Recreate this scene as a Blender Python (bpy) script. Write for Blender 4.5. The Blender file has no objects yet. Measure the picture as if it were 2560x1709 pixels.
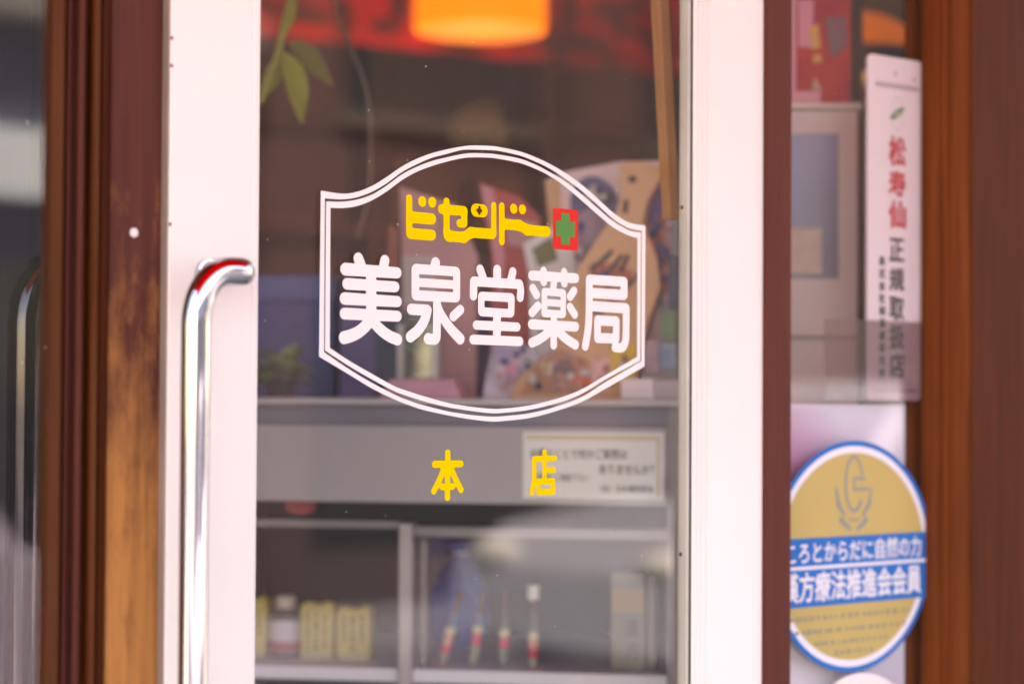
import bpy, bmesh, math, random
import numpy as np
from mathutils import Vector, Matrix

scene = bpy.context.scene
COL = scene.collection
random.seed(7)
R = math.radians

# ------------------------------------------------------------------ camera
FPX = 5400.0                       # focal length in photo pixels (photo 2560 x 1709)
YAW, PITCH, ROLL = R(49.6), math.atan(140 / 5400), 0.0058
DIST, CAM_Z = 1.80, 1.40
CAM = Vector((-DIST * math.cos(YAW), -DIST * math.sin(YAW), CAM_Z))
f0 = Vector((math.cos(YAW), math.sin(YAW), 0))
r0 = Vector((math.sin(YAW), -math.cos(YAW), 0))
FWD = f0 * math.cos(PITCH) + Vector((0, 0, math.sin(PITCH)))
up0 = r0.cross(FWD)
RGT = r0 * math.cos(ROLL) + up0 * math.sin(ROLL)
UP = RGT.cross(FWD)
cd = bpy.data.cameras.new("camera")
cam = bpy.data.objects.new("camera", cd)
COL.objects.link(cam)
cam.matrix_world = Matrix(((RGT.x, UP.x, -FWD.x, CAM.x), (RGT.y, UP.y, -FWD.y, CAM.y),
                           (RGT.z, UP.z, -FWD.z, CAM.z), (0, 0, 0, 1)))
cd.sensor_width = 36.0
cd.lens = FPX / 2560 * 36.0
cd.clip_start, cd.clip_end = 0.05, 2000
cd.dof.use_dof = True
cd.dof.focus_distance = 1.775
cd.dof.aperture_fstop = 3.0
cd.dof.aperture_blades = 9
scene.camera = cam

# ------------------------------------------------------------------ world, sun, exposure
SUN = Vector((-0.38, 0.50, 0.80)).normalized()
world = bpy.data.worlds.new("World")
scene.world = world
world.use_nodes = True
wn = world.node_tree
bg = wn.nodes["Background"]
sky = wn.nodes.new("ShaderNodeTexSky")
sky.sky_type = 'NISHITA'
sky.sun_disc = False
sky.sun_elevation = math.asin(SUN.z)
sky.sun_rotation = math.atan2(SUN.x, SUN.y)
wn.links.new(sky.outputs[0], bg.inputs[0])
bg.inputs[1].default_value = 0.15
sl = bpy.data.lights.new("sun", 'SUN')
sl.energy = 4.1
sl.angle = R(0.5)
sl.color = (1.0, 0.955, 0.90)
so = bpy.data.objects.new("sun", sl)
COL.objects.link(so)
so.rotation_euler = SUN.to_track_quat('Z', 'Y').to_euler()
so.location = (0, -4, 9)
vs = scene.view_settings
vs.view_transform = 'Standard'
vs.look = 'None'
vs.gamma = 1
vs.use_curve_mapping = False
vs.exposure = 3.04
vs.use_white_balance = True
vs.white_balance_temperature = 9800
vs.white_balance_tint = 14
scene.cycles.use_denoising = True
scene.cycles.max_bounces = 14
scene.cycles.transparent_max_bounces = 24
scene.cycles.sample_clamp_indirect = 6

# ------------------------------------------------------------------ projection helpers
def ray(px, py):
    return FWD * FPX + RGT * (px - 1280) - UP * (py - 854.5)

def depth_pt(px, py, t):
    return CAM + ray(px, py) * (t / FPX)

class Frame:
    """A vertical frame: x along its front, y into it, z = world height."""
    def __init__(s, o, ang):
        s.o = Vector((o[0], o[1], 0))
        s.a = ang
        s.ex = Vector((math.cos(ang), math.sin(ang), 0))
        s.ey = Vector((-math.sin(ang), math.cos(ang), 0))
    def w(s, p):
        return s.o + s.ex * p[0] + s.ey * p[1] + Vector((0, 0, p[2]))
    def hit(s, px, py, y=0.0):
        d = ray(px, py)
        t = (y - (CAM - s.o).dot(s.ey)) / d.dot(s.ey)
        q = CAM + d * t - s.o
        return q.dot(s.ex), q.z
    def depth(s, px, py, y=0.0):
        d = ray(px, py)
        return (y - (CAM - s.o).dot(s.ey)) / d.dot(s.ey) * FPX

W = Frame((0, 0), 0.0)
def X(px, y=0.0, py=900):
    return W.hit(px, py, y)[0]

# ------------------------------------------------------------------ materials
def srgb(r, g, b):
    def l(v):
        v /= 255
        return v / 12.92 if v <= 0.04045 else ((v + 0.055) / 1.055) ** 2.4
    return (l(r), l(g), l(b), 1)

MATS = {}
def mat(name, col, rough=0.55, metal=0.0, spec=0.5, vary=0.0, vscale=6.0, stretch=(1, 1, 1), bump=0.0, bscale=60.0, col2=None, detail=5, coat=0.0):
    if name in MATS:
        return MATS[name]
    m = bpy.data.materials.new(name)
    m.use_nodes = True
    nt = m.node_tree
    b = nt.nodes["Principled BSDF"]
    b.inputs["Base Color"].default_value = col
    b.inputs["Roughness"].default_value = rough
    b.inputs["Metallic"].default_value = metal
    b.inputs["Specular IOR Level"].default_value = spec
    b.inputs["Coat Weight"].default_value = coat
    if vary > 0 or bump > 0 or col2 is not None:
        tc = nt.nodes.new("ShaderNodeTexCoord")
        mp = nt.nodes.new("ShaderNodeMapping")
        mp.inputs["Scale"].default_value = stretch
        nt.links.new(tc.outputs["Object"], mp.inputs[0])
    if vary > 0 or col2 is not None:
        n = nt.nodes.new("ShaderNodeTexNoise")
        n.inputs["Scale"].default_value = vscale
        n.inputs["Detail"].default_value = detail
        nt.links.new(mp.outputs[0], n.inputs["Vector"])
        cr = nt.nodes.new("ShaderNodeValToRGB")
        c2 = col2 if col2 is not None else tuple(min(1, c * (1 + vary)) for c in col[:3]) + (1,)
        c1 = col if col2 is not None else tuple(c * (1 - vary) for c in col[:3]) + (1,)
        cr.color_ramp.elements[0].position = 0.34
        cr.color_ramp.elements[1].position = 0.66
        cr.color_ramp.elements[0].color = c1
        cr.color_ramp.elements[1].color = c2
        nt.links.new(n.outputs["Fac"], cr.inputs[0])
        nt.links.new(cr.outputs[0], b.inputs["Base Color"])
    if bump > 0:
        n2 = nt.nodes.new("ShaderNodeTexNoise")
        n2.inputs["Scale"].default_value = bscale
        n2.inputs["Detail"].default_value = 6
        nt.links.new(mp.outputs[0], n2.inputs["Vector"])
        bp = nt.nodes.new("ShaderNodeBump")
        bp.inputs["Strength"].default_value = bump
        bp.inputs["Distance"].default_value = 0.002
        nt.links.new(n2.outputs["Fac"], bp.inputs["Height"])
        nt.links.new(bp.outputs[0], b.inputs["Normal"])
    MATS[name] = m
    return m

def glass(name, tint=(1, 1, 1, 1), f0_=0.040, dirt=0.004, rough=0.0):
    if name in MATS:
        return MATS[name]
    m = bpy.data.materials.new(name)
    m.use_nodes = True
    nt = m.node_tree
    nt.nodes.remove(nt.nodes["Principled BSDF"])
    N, L = nt.nodes.new, nt.links.new
    out = nt.nodes["Material Output"]
    tr = N("ShaderNodeBsdfTransparent"); tr.inputs[0].default_value = tint
    gl = N("ShaderNodeBsdfGlossy"); gl.inputs["Roughness"].default_value = rough
    lw = N("ShaderNodeLayerWeight"); lw.inputs[0].default_value = 0.5
    pw = N("ShaderNodeMath"); pw.operation = 'POWER'; pw.inputs[1].default_value = 5
    L(lw.outputs["Facing"], pw.inputs[0])
    ma = N("ShaderNodeMath"); ma.operation = 'MULTIPLY_ADD'
    ma.inputs[1].default_value = 1 - f0_; ma.inputs[2].default_value = f0_
    L(pw.outputs[0], ma.inputs[0])
    mx = N("ShaderNodeMixShader")
    L(ma.outputs[0], mx.inputs[0]); L(tr.outputs[0], mx.inputs[1]); L(gl.outputs[0], mx.inputs[2])
    # a film of dust and a few specks on the pane
    df = N("ShaderNodeBsdfDiffuse"); df.inputs[0].default_value = (0.8, 0.78, 0.76, 1)
    tc = N("ShaderNodeTexCoord")
    n1 = N("ShaderNodeTexNoise"); n1.inputs["Scale"].default_value = 9; n1.inputs["Detail"].default_value = 6
    L(tc.outputs["Object"], n1.inputs["Vector"])
    vo = N("ShaderNodeTexVoronoi"); vo.inputs["Scale"].default_value = 55
    L(tc.outputs["Object"], vo.inputs["Vector"])
    lt = N("ShaderNodeMath"); lt.operation = 'LESS_THAN'; lt.inputs[1].default_value = 0.035
    L(vo.outputs["Distance"], lt.inputs[0])
    wnz = N("ShaderNodeTexNoise"); wnz.inputs["Scale"].default_value = 14
    L(tc.outputs["Object"], wnz.inputs["Vector"])
    gt = N("ShaderNodeMath"); gt.operation = 'GREATER_THAN'; gt.inputs[1].default_value = 0.53
    L(wnz.outputs["Fac"], gt.inputs[0])
    sp = N("ShaderNodeMath"); sp.operation = 'MULTIPLY'
    L(lt.outputs[0], sp.inputs[0]); L(gt.outputs[0], sp.inputs[1])
    s2 = N("ShaderNodeMath"); s2.operation = 'MULTIPLY'; s2.inputs[1].default_value = 0.55
    L(sp.outputs[0], s2.inputs[0])
    fa = N("ShaderNodeMath"); fa.operation = 'MULTIPLY_ADD'; fa.inputs[1].default_value = dirt * 2
    L(n1.outputs["Fac"], fa.inputs[0]); L(s2.outputs[0], fa.inputs[2])
    m2 = N("ShaderNodeMixShader")
    L(fa.outputs[0], m2.inputs[0]); L(mx.outputs[0], m2.inputs[1]); L(df.outputs[0], m2.inputs[2])
    L(m2.outputs[0], out.inputs[0])
    MATS[name] = m
    return m

def emit(name, col, power, base=None):
    m = mat(name, base or col, 0.5)
    b = m.node_tree.nodes["Principled BSDF"]
    b.inputs["Emission Color"].default_value = col
    b.inputs["Emission Strength"].default_value = power
    return m

def cloth(name, col, trans=0.5):
    m = bpy.data.materials.new(name)
    m.use_nodes = True
    nt = m.node_tree
    nt.nodes.remove(nt.nodes["Principled BSDF"])
    d = nt.nodes.new("ShaderNodeBsdfDiffuse"); d.inputs[0].default_value = col
    t = nt.nodes.new("ShaderNodeBsdfTranslucent"); t.inputs[0].default_value = col
    x = nt.nodes.new("ShaderNodeMixShader"); x.inputs[0].default_value = trans
    nt.links.new(d.outputs[0], x.inputs[1]); nt.links.new(t.outputs[0], x.inputs[2])
    nt.links.new(x.outputs[0], nt.nodes["Material Output"].inputs[0])
    MATS[name] = m
    return m

def wood(name, dark, light, worn=None, worn_z=(1.2, 1.5), rough=0.55, grain=1.0):
    """Vertical wood grain; optionally worn through to bare wood low down."""
    m = bpy.data.materials.new(name)
    m.use_nodes = True
    nt = m.node_tree
    N, L = nt.nodes.new, nt.links.new
    b = nt.nodes["Principled BSDF"]
    b.inputs["Roughness"].default_value = rough
    b.inputs["Specular IOR Level"].default_value = 0.06
    g = N("ShaderNodeNewGeometry")
    mp = N("ShaderNodeMapping"); mp.inputs["Scale"].default_value = (60, 60, 2.2)
    L(g.outputs["Position"], mp.inputs[0])
    n = N("ShaderNodeTexNoise"); n.inputs["Scale"].default_value = 2.4; n.inputs["Detail"].default_value = 8
    n.inputs["Roughness"].default_value = 0.62
    L(mp.outputs[0], n.inputs["Vector"])
    cr = N("ShaderNodeValToRGB")
    cr.color_ramp.elements[0].position = 0.26; cr.color_ramp.elements[1].position = 0.80
    cr.color_ramp.elements[0].color = dark; cr.color_ramp.elements[1].color = light
    L(n.outputs["Fac"], cr.inputs[0])
    col = cr.outputs[0]
    if worn is not None:
        mp2 = N("ShaderNodeMapping"); mp2.inputs["Scale"].default_value = (34, 34, 13)
        L(g.outputs["Position"], mp2.inputs[0])
        n2 = N("ShaderNodeTexNoise"); n2.inputs["Scale"].default_value = 1.5; n2.inputs["Detail"].default_value = 10
        n2.inputs["Roughness"].default_value = 0.6
        L(mp2.outputs[0], n2.inputs["Vector"])
        sx = N("ShaderNodeSeparateXYZ"); L(g.outputs["Position"], sx.inputs[0])
        mr = N("ShaderNodeMapRange")
        mr.inputs[1].default_value = worn_z[0]; mr.inputs[2].default_value = worn_z[1]
        mr.inputs[3].default_value = 0.36; mr.inputs[4].default_value = -0.22
        L(sx.outputs[2], mr.inputs[0])
        ad = N("ShaderNodeMath"); ad.operation = 'ADD'
        L(n2.outputs["Fac"], ad.inputs[0]); L(mr.outputs[0], ad.inputs[1])
        r2 = N("ShaderNodeValToRGB")
        r2.color_ramp.elements[0].position = 0.40; r2.color_ramp.elements[1].position = 0.80
        L(ad.outputs[0], r2.inputs[0])
        wr = N("ShaderNodeValToRGB")
        wr.color_ramp.elements[0].color = tuple(c * 0.62 for c in worn[:3]) + (1,); wr.color_ramp.elements[1].color = worn
        wr.color_ramp.elements[0].position = 0.3; wr.color_ramp.elements[1].position = 0.62
        L(n.outputs["Fac"], wr.inputs[0])
        mx = N("ShaderNodeMix"); mx.data_type = 'RGBA'
        L(r2.outputs[0], mx.inputs[0]); L(col, mx.inputs[6]); L(wr.outputs[0], mx.inputs[7])
        col = mx.outputs[2]
    L(col, b.inputs["Base Color"])
    bp = N("ShaderNodeBump"); bp.inputs["Strength"].default_value = 0.25 * grain; bp.inputs["Distance"].default_value = 0.001
    L(n.outputs["Fac"], bp.inputs["Height"]); L(bp.outputs[0], b.inputs["Normal"])
    MATS[name] = m
    return m

# ------------------------------------------------------------------ mesh helpers
WM = {}                            # world matrix of every parent, kept by hand
class MB:
    def __init__(s, fr=None):
        s.v, s.f, s.fr = [], [], fr or W
    def add(s, vs, fs):
        n = len(s.v)
        s.v += [tuple(v) for v in vs]
        s.f += [tuple(i + n for i in f) for f in fs]
        return s
    def box(s, x0, x1, y0, y1, z0, z1):
        return s.add([(x0, y0, z0), (x1, y0, z0), (x1, y1, z0), (x0, y1, z0), (x0, y0, z1), (x1, y0, z1), (x1, y1, z1), (x0, y1, z1)],
                     [(0, 3, 2, 1), (4, 5, 6, 7), (0, 1, 5, 4), (1, 2, 6, 5), (2, 3, 7, 6), (3, 0, 4, 7)])
    def prism_z(s, pts, z0, z1):                       # footprint polygon in x,y raised from z0 to z1
        n = len(pts)
        return s.add([(p[0], p[1], z0) for p in pts] + [(p[0], p[1], z1) for p in pts],
                     [tuple(range(n))[::-1], tuple(range(n, 2 * n))] + [(i, (i + 1) % n, n + (i + 1) % n, n + i) for i in range(n)])
    def prism_y(s, pts, y0, y1, lean=0.0, zb=None):    # outline polygon in x,z with a thickness in y; lean tips the top back
        n = len(pts)
        zb = min(p[1] for p in pts) if zb is None else zb
        def sh(p): return lean * (p[1] - zb)
        return s.add([(p[0], y0 + sh(p), p[1]) for p in pts] + [(p[0], y1 + sh(p), p[1]) for p in pts],
                     [tuple(range(n)), tuple(range(n, 2 * n))[::-1]] + [((i + 1) % n, i, n + i, n + (i + 1) % n) for i in range(n)])
    def lathe(s, cx, cy, prof, n=28, tilt=(0, 0)):
        z0 = prof[0][1]
        vs, fs = [], []
        for r, z in prof:
            for k in range(n):
                a = 2 * math.pi * k / n
                vs.append((cx + r * math.cos(a) + tilt[0] * (z - z0), cy + r * math.sin(a) + tilt[1] * (z - z0), z))
        for i in range(len(prof) - 1):
            for k in range(n):
                a, b = i * n + k, i * n + (k + 1) % n
                fs.append((a, b, b + n, a + n))
        if prof[0][0] > 1e-6: fs.append(tuple(range(n))[::-1])
        if prof[-1][0] > 1e-6: fs.append(tuple(range((len(prof) - 1) * n, len(prof) * n)))
        return s.add(vs, fs)
    def tube(s, path, r, n=18, cap=True):
        path = [Vector(p) for p in path]
        rs = r if isinstance(r, (list, tuple)) else [r] * len(path)
        vs, fs, nrm = [], [], None
        for i, p in enumerate(path):
            t = ((path[min(i + 1, len(path) - 1)] - path[max(i - 1, 0)])).normalized()
            if nrm is None:
                nrm = t.cross(Vector((0.3, 0.9, 0.1))).normalized()
            nrm = (nrm - t * nrm.dot(t)).normalized()
            bi = t.cross(nrm)
            for k in range(n):
                a = 2 * math.pi * k / n
                vs.append(p + (nrm * math.cos(a) + bi * math.sin(a)) * rs[i])
        for i in range(len(path) - 1):
            for k in range(n):
                a, b = i * n + k, i * n + (k + 1) % n
                fs.append((a, b, b + n, a + n))
        if cap:
            fs.append(tuple(range(n))[::-1]); fs.append(tuple(range((len(path) - 1) * n, len(path) * n)))
        return s.add(vs, fs)
    def ball(s, c, rx, ry=None, rz=None, n=20, m=12):
        ry = ry or rx; rz = rz or rx
        vs, fs = [(c[0], c[1], c[2] - rz)], []
        for i in range(1, m):
            a = -math.pi / 2 + math.pi * i / m
            for k in range(n):
                b = 2 * math.pi * k / n
                vs.append((c[0] + rx * math.cos(a) * math.cos(b), c[1] + ry * math.cos(a) * math.sin(b), c[2] + rz * math.sin(a)))
        vs.append((c[0], c[1], c[2] + rz))
        for k in range(n):
            fs.append((0, 1 + (k + 1) % n, 1 + k))
        for i in range(m - 2):
            for k in range(n):
                a, b = 1 + i * n + k, 1 + i * n + (k + 1) % n
                fs.append((a, b, b + n, a + n))
        e = len(vs) - 1
        for k in range(n):
            fs.append((1 + (m - 2) * n + k, 1 + (m - 2) * n + (k + 1) % n, e))
        return s.add(vs, fs)
    def build(s, name, m, parent=None, bevel=0.0, smooth=False, label=None):
        me = bpy.data.meshes.new(name)
        mw = WM[parent.name].copy() if parent else Matrix.Identity(4)
        if parent is None:
            P = [s.fr.w(v) for v in s.v]
            base = Vector((sum(p.x for p in P) / len(P), sum(p.y for p in P) / len(P), min(p.z for p in P)))
            mw = Matrix.Translation(base) @ Matrix.Rotation(s.fr.a, 4, 'Z')
        inv = mw.inverted()
        me.from_pydata([inv @ s.fr.w(v) for v in s.v], [], s.f)
        bm = bmesh.new(); bm.from_mesh(me)
        bmesh.ops.recalc_face_normals(bm, faces=bm.faces)
        if bevel > 0:
            ed = [e for e in bm.edges if len(e.link_faces) == 2 and e.calc_face_angle(0) > 0.6]
            bmesh.ops.bevel(bm, geom=ed, offset=bevel, segments=2, profile=0.5, affect='EDGES', clamp_overlap=True)
        bm.to_mesh(me); bm.free()
        if smooth:
            for p in me.polygons: p.use_smooth = True
            try: me.set_sharp_from_angle(angle=R(42))
            except Exception: pass
        me.materials.append(m)
        o = bpy.data.objects.new(name, me)
        COL.objects.link(o)
        if parent is None:
            o.matrix_world = mw
        else:
            o.parent = parent
        WM[o.name] = mw.copy()
        if label: o["label"] = label
        return o

def tag(o, label, cat, group=None, kind=None):
    if label: o["label"] = label
    if cat: o["category"] = cat
    if group: o["group"] = group
    if kind: o["kind"] = kind
    return o

def thing(name, label, cat, loc, fr=None, group=None):
    o = bpy.data.objects.new(name, None)
    COL.objects.link(o)
    fr = fr or W
    o.matrix_world = Matrix.Translation(fr.w(loc)) @ Matrix.Rotation(fr.a, 4, 'Z')
    o.empty_display_size = 0.05
    WM[o.name] = Matrix.Translation(fr.w(loc)) @ Matrix.Rotation(fr.a, 4, 'Z')
    return tag(o, label, cat, group, "thing")

def text_part(name, string, m, parent, fr, x0, x1, z0, z1, y, bold=0.0, lean=0.0, zb=None):
    c = bpy.data.curves.new("text", 'FONT')
    c.body = string
    t = bpy.data.objects.new("text", c)
    COL.objects.link(t)
    bpy.context.view_layer.update()
    me = bpy.data.meshes.new_from_object(t.evaluated_get(bpy.context.evaluated_depsgraph_get()))
    bpy.data.objects.remove(t)
    co = [v.co.copy() for v in me.vertices]
    ax, bx = min(p.x for p in co), max(p.x for p in co)
    ay, by = min(p.y for p in co), max(p.y for p in co)
    zb = z0 if zb is None else zb
    mb = MB(fr)
    kx, kz = (x1 - x0) / (bx - ax), (z1 - z0) / (by - ay)
    for i in range(9 if bold else 1):                  # thickened by overlaying shifted copies, each a hair further forward
        ox, oz = (0, 0) if i == 0 else (bold * math.cos(i * math.pi / 4), bold * math.sin(i * math.pi / 4))
        mb.add([(x0 + (p.x - ax + ox) * kx, y - 0.00004 * i, z0 + (p.y - ay + oz) * kz) for p in co], [tuple(q.vertices) for q in me.polygons])
    bpy.data.meshes.remove(me)
    return mb.build(name, m, parent)

# ------------------------------------------------------------------ lettering: rounded strokes traced on the pane, merged as one outline
def seg_sdf(GX, GZ, a, b, ra, rb):
    dx, dz = b[0] - a[0], b[1] - a[1]
    L2 = dx * dx + dz * dz + 1e-12
    t = np.clip(((GX - a[0]) * dx + (GZ - a[1]) * dz) / L2, 0, 1)
    return np.hypot(GX - a[0] - t * dx, GZ - a[1] - t * dz) - (ra + (rb - ra) * t)

def poly_sdf(GX, GZ, P):
    d = np.full(GX.shape, 1e9)
    s = np.ones(GX.shape)
    n = len(P)
    for i in range(n):
        a, b = P[i], P[(i + 1) % n]
        d = np.minimum(d, seg_sdf(GX, GZ, a, b, 0, 0))
        c1 = (a[1] <= GZ) & (b[1] > GZ)
        c2 = (a[1] > GZ) & (b[1] <= GZ)
        cr = (b[0] - a[0]) * (GZ - a[1]) - (b[1] - a[1]) * (GX - a[0])
        s = np.where((c1 & (cr > 0)) | (c2 & (cr < 0)), -s, s)
    return d * s

def spline(pts, k=8):
    if len(pts) < 3: return pts
    out = []
    for i in range(len(pts) - 1):
        p0, p1, p2, p3 = pts[max(i - 1, 0)], pts[i], pts[i + 1], pts[min(i + 2, len(pts) - 1)]
        for j in range(k):
            t = j / k
            out.append(tuple(0.5 * (2 * p1[q] + (p2[q] - p0[q]) * t + (2 * p0[q] - 5 * p1[q] + 4 * p2[q] - p3[q]) * t * t
                                    + (3 * p1[q] - p0[q] - 3 * p2[q] + p3[q]) * t ** 3) for q in range(len(p1))))
    out.append(pts[-1])
    return out

def glyph(mb, items, org, s, y, step=0.00055, soft=0.0):
    """items: ('s', pts, r) stroke, ('c', pts, r) curved stroke, ('p', pts, round) block, ('h', pts) hole -- in the zoomed trace's pixels."""
    def m(p): return W.hit(org[0] + p[0] / s, org[1] + p[1] / s, y)
    cx = sum(p[0] for it in items for p in it[1]) / sum(len(it[1]) for it in items)
    cy = sum(p[1] for it in items for p in it[1]) / sum(len(it[1]) for it in items)
    mm = W.depth(org[0] + cx / s, org[1] + cy / s, y) / FPX / s       # metres per traced pixel (vertical)
    pts = [m(p) for it in items for p in it[1]]
    pad = 0.014
    xs = np.arange(min(p[0] for p in pts) - pad, max(p[0] for p in pts) + pad, step)
    zs = np.arange(min(p[1] for p in pts) - pad, max(p[1] for p in pts) + pad, step)
    GX, GZ = np.meshgrid(xs, zs, indexing='ij')
    D = np.full(GX.shape, 1e3)
    def join(D, d):
        if soft <= 0: return np.minimum(D, d)
        h = np.clip(0.5 + 0.5 * (D - d) / soft, 0, 1)
        return D * (1 - h) + d * h - soft * h * (1 - h)
    for it in items:
        if it[0] in 'sc':
            P = [m(p) for p in it[1]]
            if it[0] == 'c': P = spline(P)
            r = it[2] if isinstance(it[2], tuple) else (it[2], it[2])
            n = len(P) - 1
            d = np.full(GX.shape, 1e3)
            for i in range(n):
                ra = (r[0] + (r[1] - r[0]) * i / n) * mm
                rb = (r[0] + (r[1] - r[0]) * (i + 1) / n) * mm
                d = np.minimum(d, seg_sdf(GX, GZ, P[i], P[i + 1], ra, rb))
            D = join(D, d)
        elif it[0] == 'p':
            rr = it[2] * mm
            P = [m(p) for p in it[1]]
            ccx = sum(p[0] for p in P) / len(P); ccz = sum(p[1] for p in P) / len(P)
            hw = (max(p[0] for p in P) - min(p[0] for p in P)) / 2
            hh = (max(p[1] for p in P) - min(p[1] for p in P)) / 2
            Q = [(ccx + (p[0] - ccx) * (1 - rr / hw), ccz + (p[1] - ccz) * (1 - rr / hh)) for p in P]
            D = join(D, poly_sdf(GX, GZ, Q) - rr)
    for it in items:
        if it[0] == 'h':
            D = np.maximum(D, -poly_sdf(GX, GZ, [m(p) for p in it[1]]))
    ins = D < 0
    nx, nz = D.shape
    vid = {}
    V, F = [], []
    def gv(i, j):
        k = (i, j)
        if k not in vid:
            vid[k] = len(V); V.append((xs[i], y, zs[j]))
        return vid[k]
    def ev(a, b):
        k = (a, b) if a < b else (b, a)
        if k not in vid:
            d0, d1 = D[k[0]], D[k[1]]
            t = d0 / (d0 - d1)
            vid[k] = len(V)
            V.append((xs[k[0][0]] + t * (xs[k[1][0]] - xs[k[0][0]]), y, zs[k[0][1]] + t * (zs[k[1][1]] - zs[k[0][1]])))
        return vid[k]
    cnt = ins[:-1, :-1].astype(int) + ins[1:, :-1] + ins[1:, 1:] + ins[:-1, 1:]
    for i, j in zip(*np.nonzero(cnt)):
        c = [(i, j), (i + 1, j), (i + 1, j + 1), (i, j + 1)]
        if cnt[i, j] == 4:
            F.append(tuple(gv(*q) for q in c)); continue
        poly = []
        for k in range(4):
            a, b = c[k], c[(k + 1) % 4]
            if ins[a]: poly.append(gv(*a))
            if ins[a] != ins[b]: poly.append(ev(a, b))
        if len(poly) >= 3: F.append(tuple(poly))
    mb.add(V, F)

# ================================================================== materials
M_white = mat("white_paint", (0.8, 0.715, 0.685, 1), 0.42, vary=0.045, vscale=2.2, bump=0.05, bscale=40)
M_bead = mat("beige_bead", (0.50, 0.44, 0.39, 1), 0.45, vary=0.08, vscale=8)
M_edge = mat("taupe_edge", (0.30, 0.21, 0.18, 1), 0.5, vary=0.1, vscale=10)
M_gasket = mat("dark_gasket", (0.035, 0.03, 0.028, 1), 0.6)
M_glass = glass("pane_glass")
M_chrome = mat("chrome", (0.6, 0.6, 0.645, 1), 0.05, 1.0)
M_wood_post = wood("worn_brown_wood", (0.085, 0.026, 0.020, 1), (0.13, 0.042, 0.032, 1), worn=(0.50, 0.20, 0.065, 1), worn_z=(1.28, 1.56))
M_wood_dark = wood("dark_brown_wood", (0.060, 0.0125, 0.005, 1), (0.115, 0.026, 0.009, 1))
M_wood_rib = wood("rib_wood", (0.075, 0.018, 0.006, 1), (0.17, 0.044, 0.012, 1))
M_wood_mid = wood("orange_brown_wood", (0.10, 0.022, 0.007, 1), (0.21, 0.050, 0.012, 1))
M_wood_mid2 = wood("brown_wood", (0.062, 0.018, 0.008, 1), (0.12, 0.036, 0.014, 1))
M_wood_red = wood("red_brown_wood", (0.095, 0.026, 0.019, 1), (0.14, 0.04, 0.029, 1))
M_vinyl_w = mat("white_vinyl", (0.80, 0.72, 0.71, 1), 0.5, spec=0.12)
M_vinyl_y = mat("yellow_vinyl", (0.85, 0.53, 0.0, 1), 0.5, spec=0.12)
M_vinyl_r = mat("red_vinyl", (0.72, 0.025, 0.02, 1), 0.5, spec=0.12)
M_vinyl_g = mat("green_vinyl", (0.08, 0.235, 0.055, 1), 0.5, spec=0.12)

Y_GLASS = 0.009
Z0, Z1 = 0.0, 2.06

# ================================================================== ground, street
g = MB().add([(-300, -300, -0.12), (300, -300, -0.12), (300, 300, -0.12), (-300, 300, -0.12)], [(0, 1, 2, 3)])
tag(g.build("ground", mat("earth", (0.16, 0.15, 0.14, 1), 0.9, vary=0.15, vscale=0.3)), None, None, kind="structure")
g = MB().box(-60, 60, -8.4, -2.6, -0.30, -0.10)
tag(g.build("road", mat("asphalt", (0.034, 0.036, 0.052, 1), 0.85, vary=0.2, vscale=3, bump=0.4, bscale=120)), None, None, kind="structure")
g = MB().box(-60, 60, -2.6, 0.12, -0.3, 0.0)
tag(g.build("pavement", mat("paving", (0.30, 0.28, 0.26, 1), 0.85, vary=0.12, vscale=2, bump=0.3, bscale=80)), None, None, kind="structure")
g = MB().box(-60, 60, -10.2, -8.4, -0.3, 0.0)
tag(g.build("far_pavement", mat("far_paving", (0.2, 0.2, 0.26, 1), 0.85, vary=0.12, vscale=2)), None, None, kind="structure")

# ================================================================== the shop building
XL, XR = -1.62, 1.30             # glazed front between these
shop = thing("shop_building", "dim pharmacy building with a wood framed glass front, seen through its panes", "building", (0, 0, 0))
M_plaster = mat("shop_plaster", (0.2, 0.13, 0.1, 1), 0.9, vary=0.1, vscale=2, bump=0.3, bscale=30)
M_inner = mat("brown_wallpaper", (0.19, 0.115, 0.115, 1), 0.9, col2=(0.34, 0.22, 0.18, 1), vscale=1.6, detail=2)
M_floor = mat("shop_floor_tile", (0.55, 0.48, 0.46, 1), 0.4, vary=0.15, vscale=2)
MB().box(-4.2, XL, 0.0, 0.2, 0, 2.85).box(XR, 6.4, 0.0, 0.2, 0, 2.85).box(XL, XR, 0.0, 0.2, 2.32, 2.85).build("front_wall", M_plaster, shop)
MB().box(-4.2, -4.0, 0.2, 5.2, 0, 2.85).box(6.2, 6.4, 0.2, 5.2, 0, 2.85).box(-4.2, 6.4, 5.2, 5.4, 0, 2.85).build("outer_wall", M_plaster, shop)
MB().box(-4.0, 6.2, 5.1, 5.195, 0.0, 2.6).build("inner_wall", M_inner, shop)
M_creamw = mat("cream_wall", (0.70, 0.62, 0.58, 1), 0.85, vary=0.04)
for q in ((-3.995, -3.9, 0.25, 5.1), (6.1, 6.195, 0.25, 5.1), (-3.9, XL, 0.205, 0.24), (XR, 6.1, 0.205, 0.24)):
    MB().box(*q, 0.0, 2.6).build("inner_wall", M_creamw, shop)
MB().box(-4.0, 6.2, 0.205, 5.195, 2.6, 2.75).build("ceiling", mat("ceiling_white", (0.78, 0.74, 0.72, 1), 0.9, vary=0.1), shop)
MB().box(-3.99, 6.19, 0.12, 5.19, -0.06, 0.004).build("floor", M_floor, shop)
MB().box(-4.4, 6.6, -0.1, 5.6, 2.851, 2.98).build("roof", mat("roof_concrete", (0.3, 0.3, 0.3, 1), 0.9, vary=0.1), shop)
MB().box(XL, XR, -0.03, 0.09, 2.10, 2.32).build("header_beam", M_wood_dark, shop, bevel=0.004)

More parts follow.
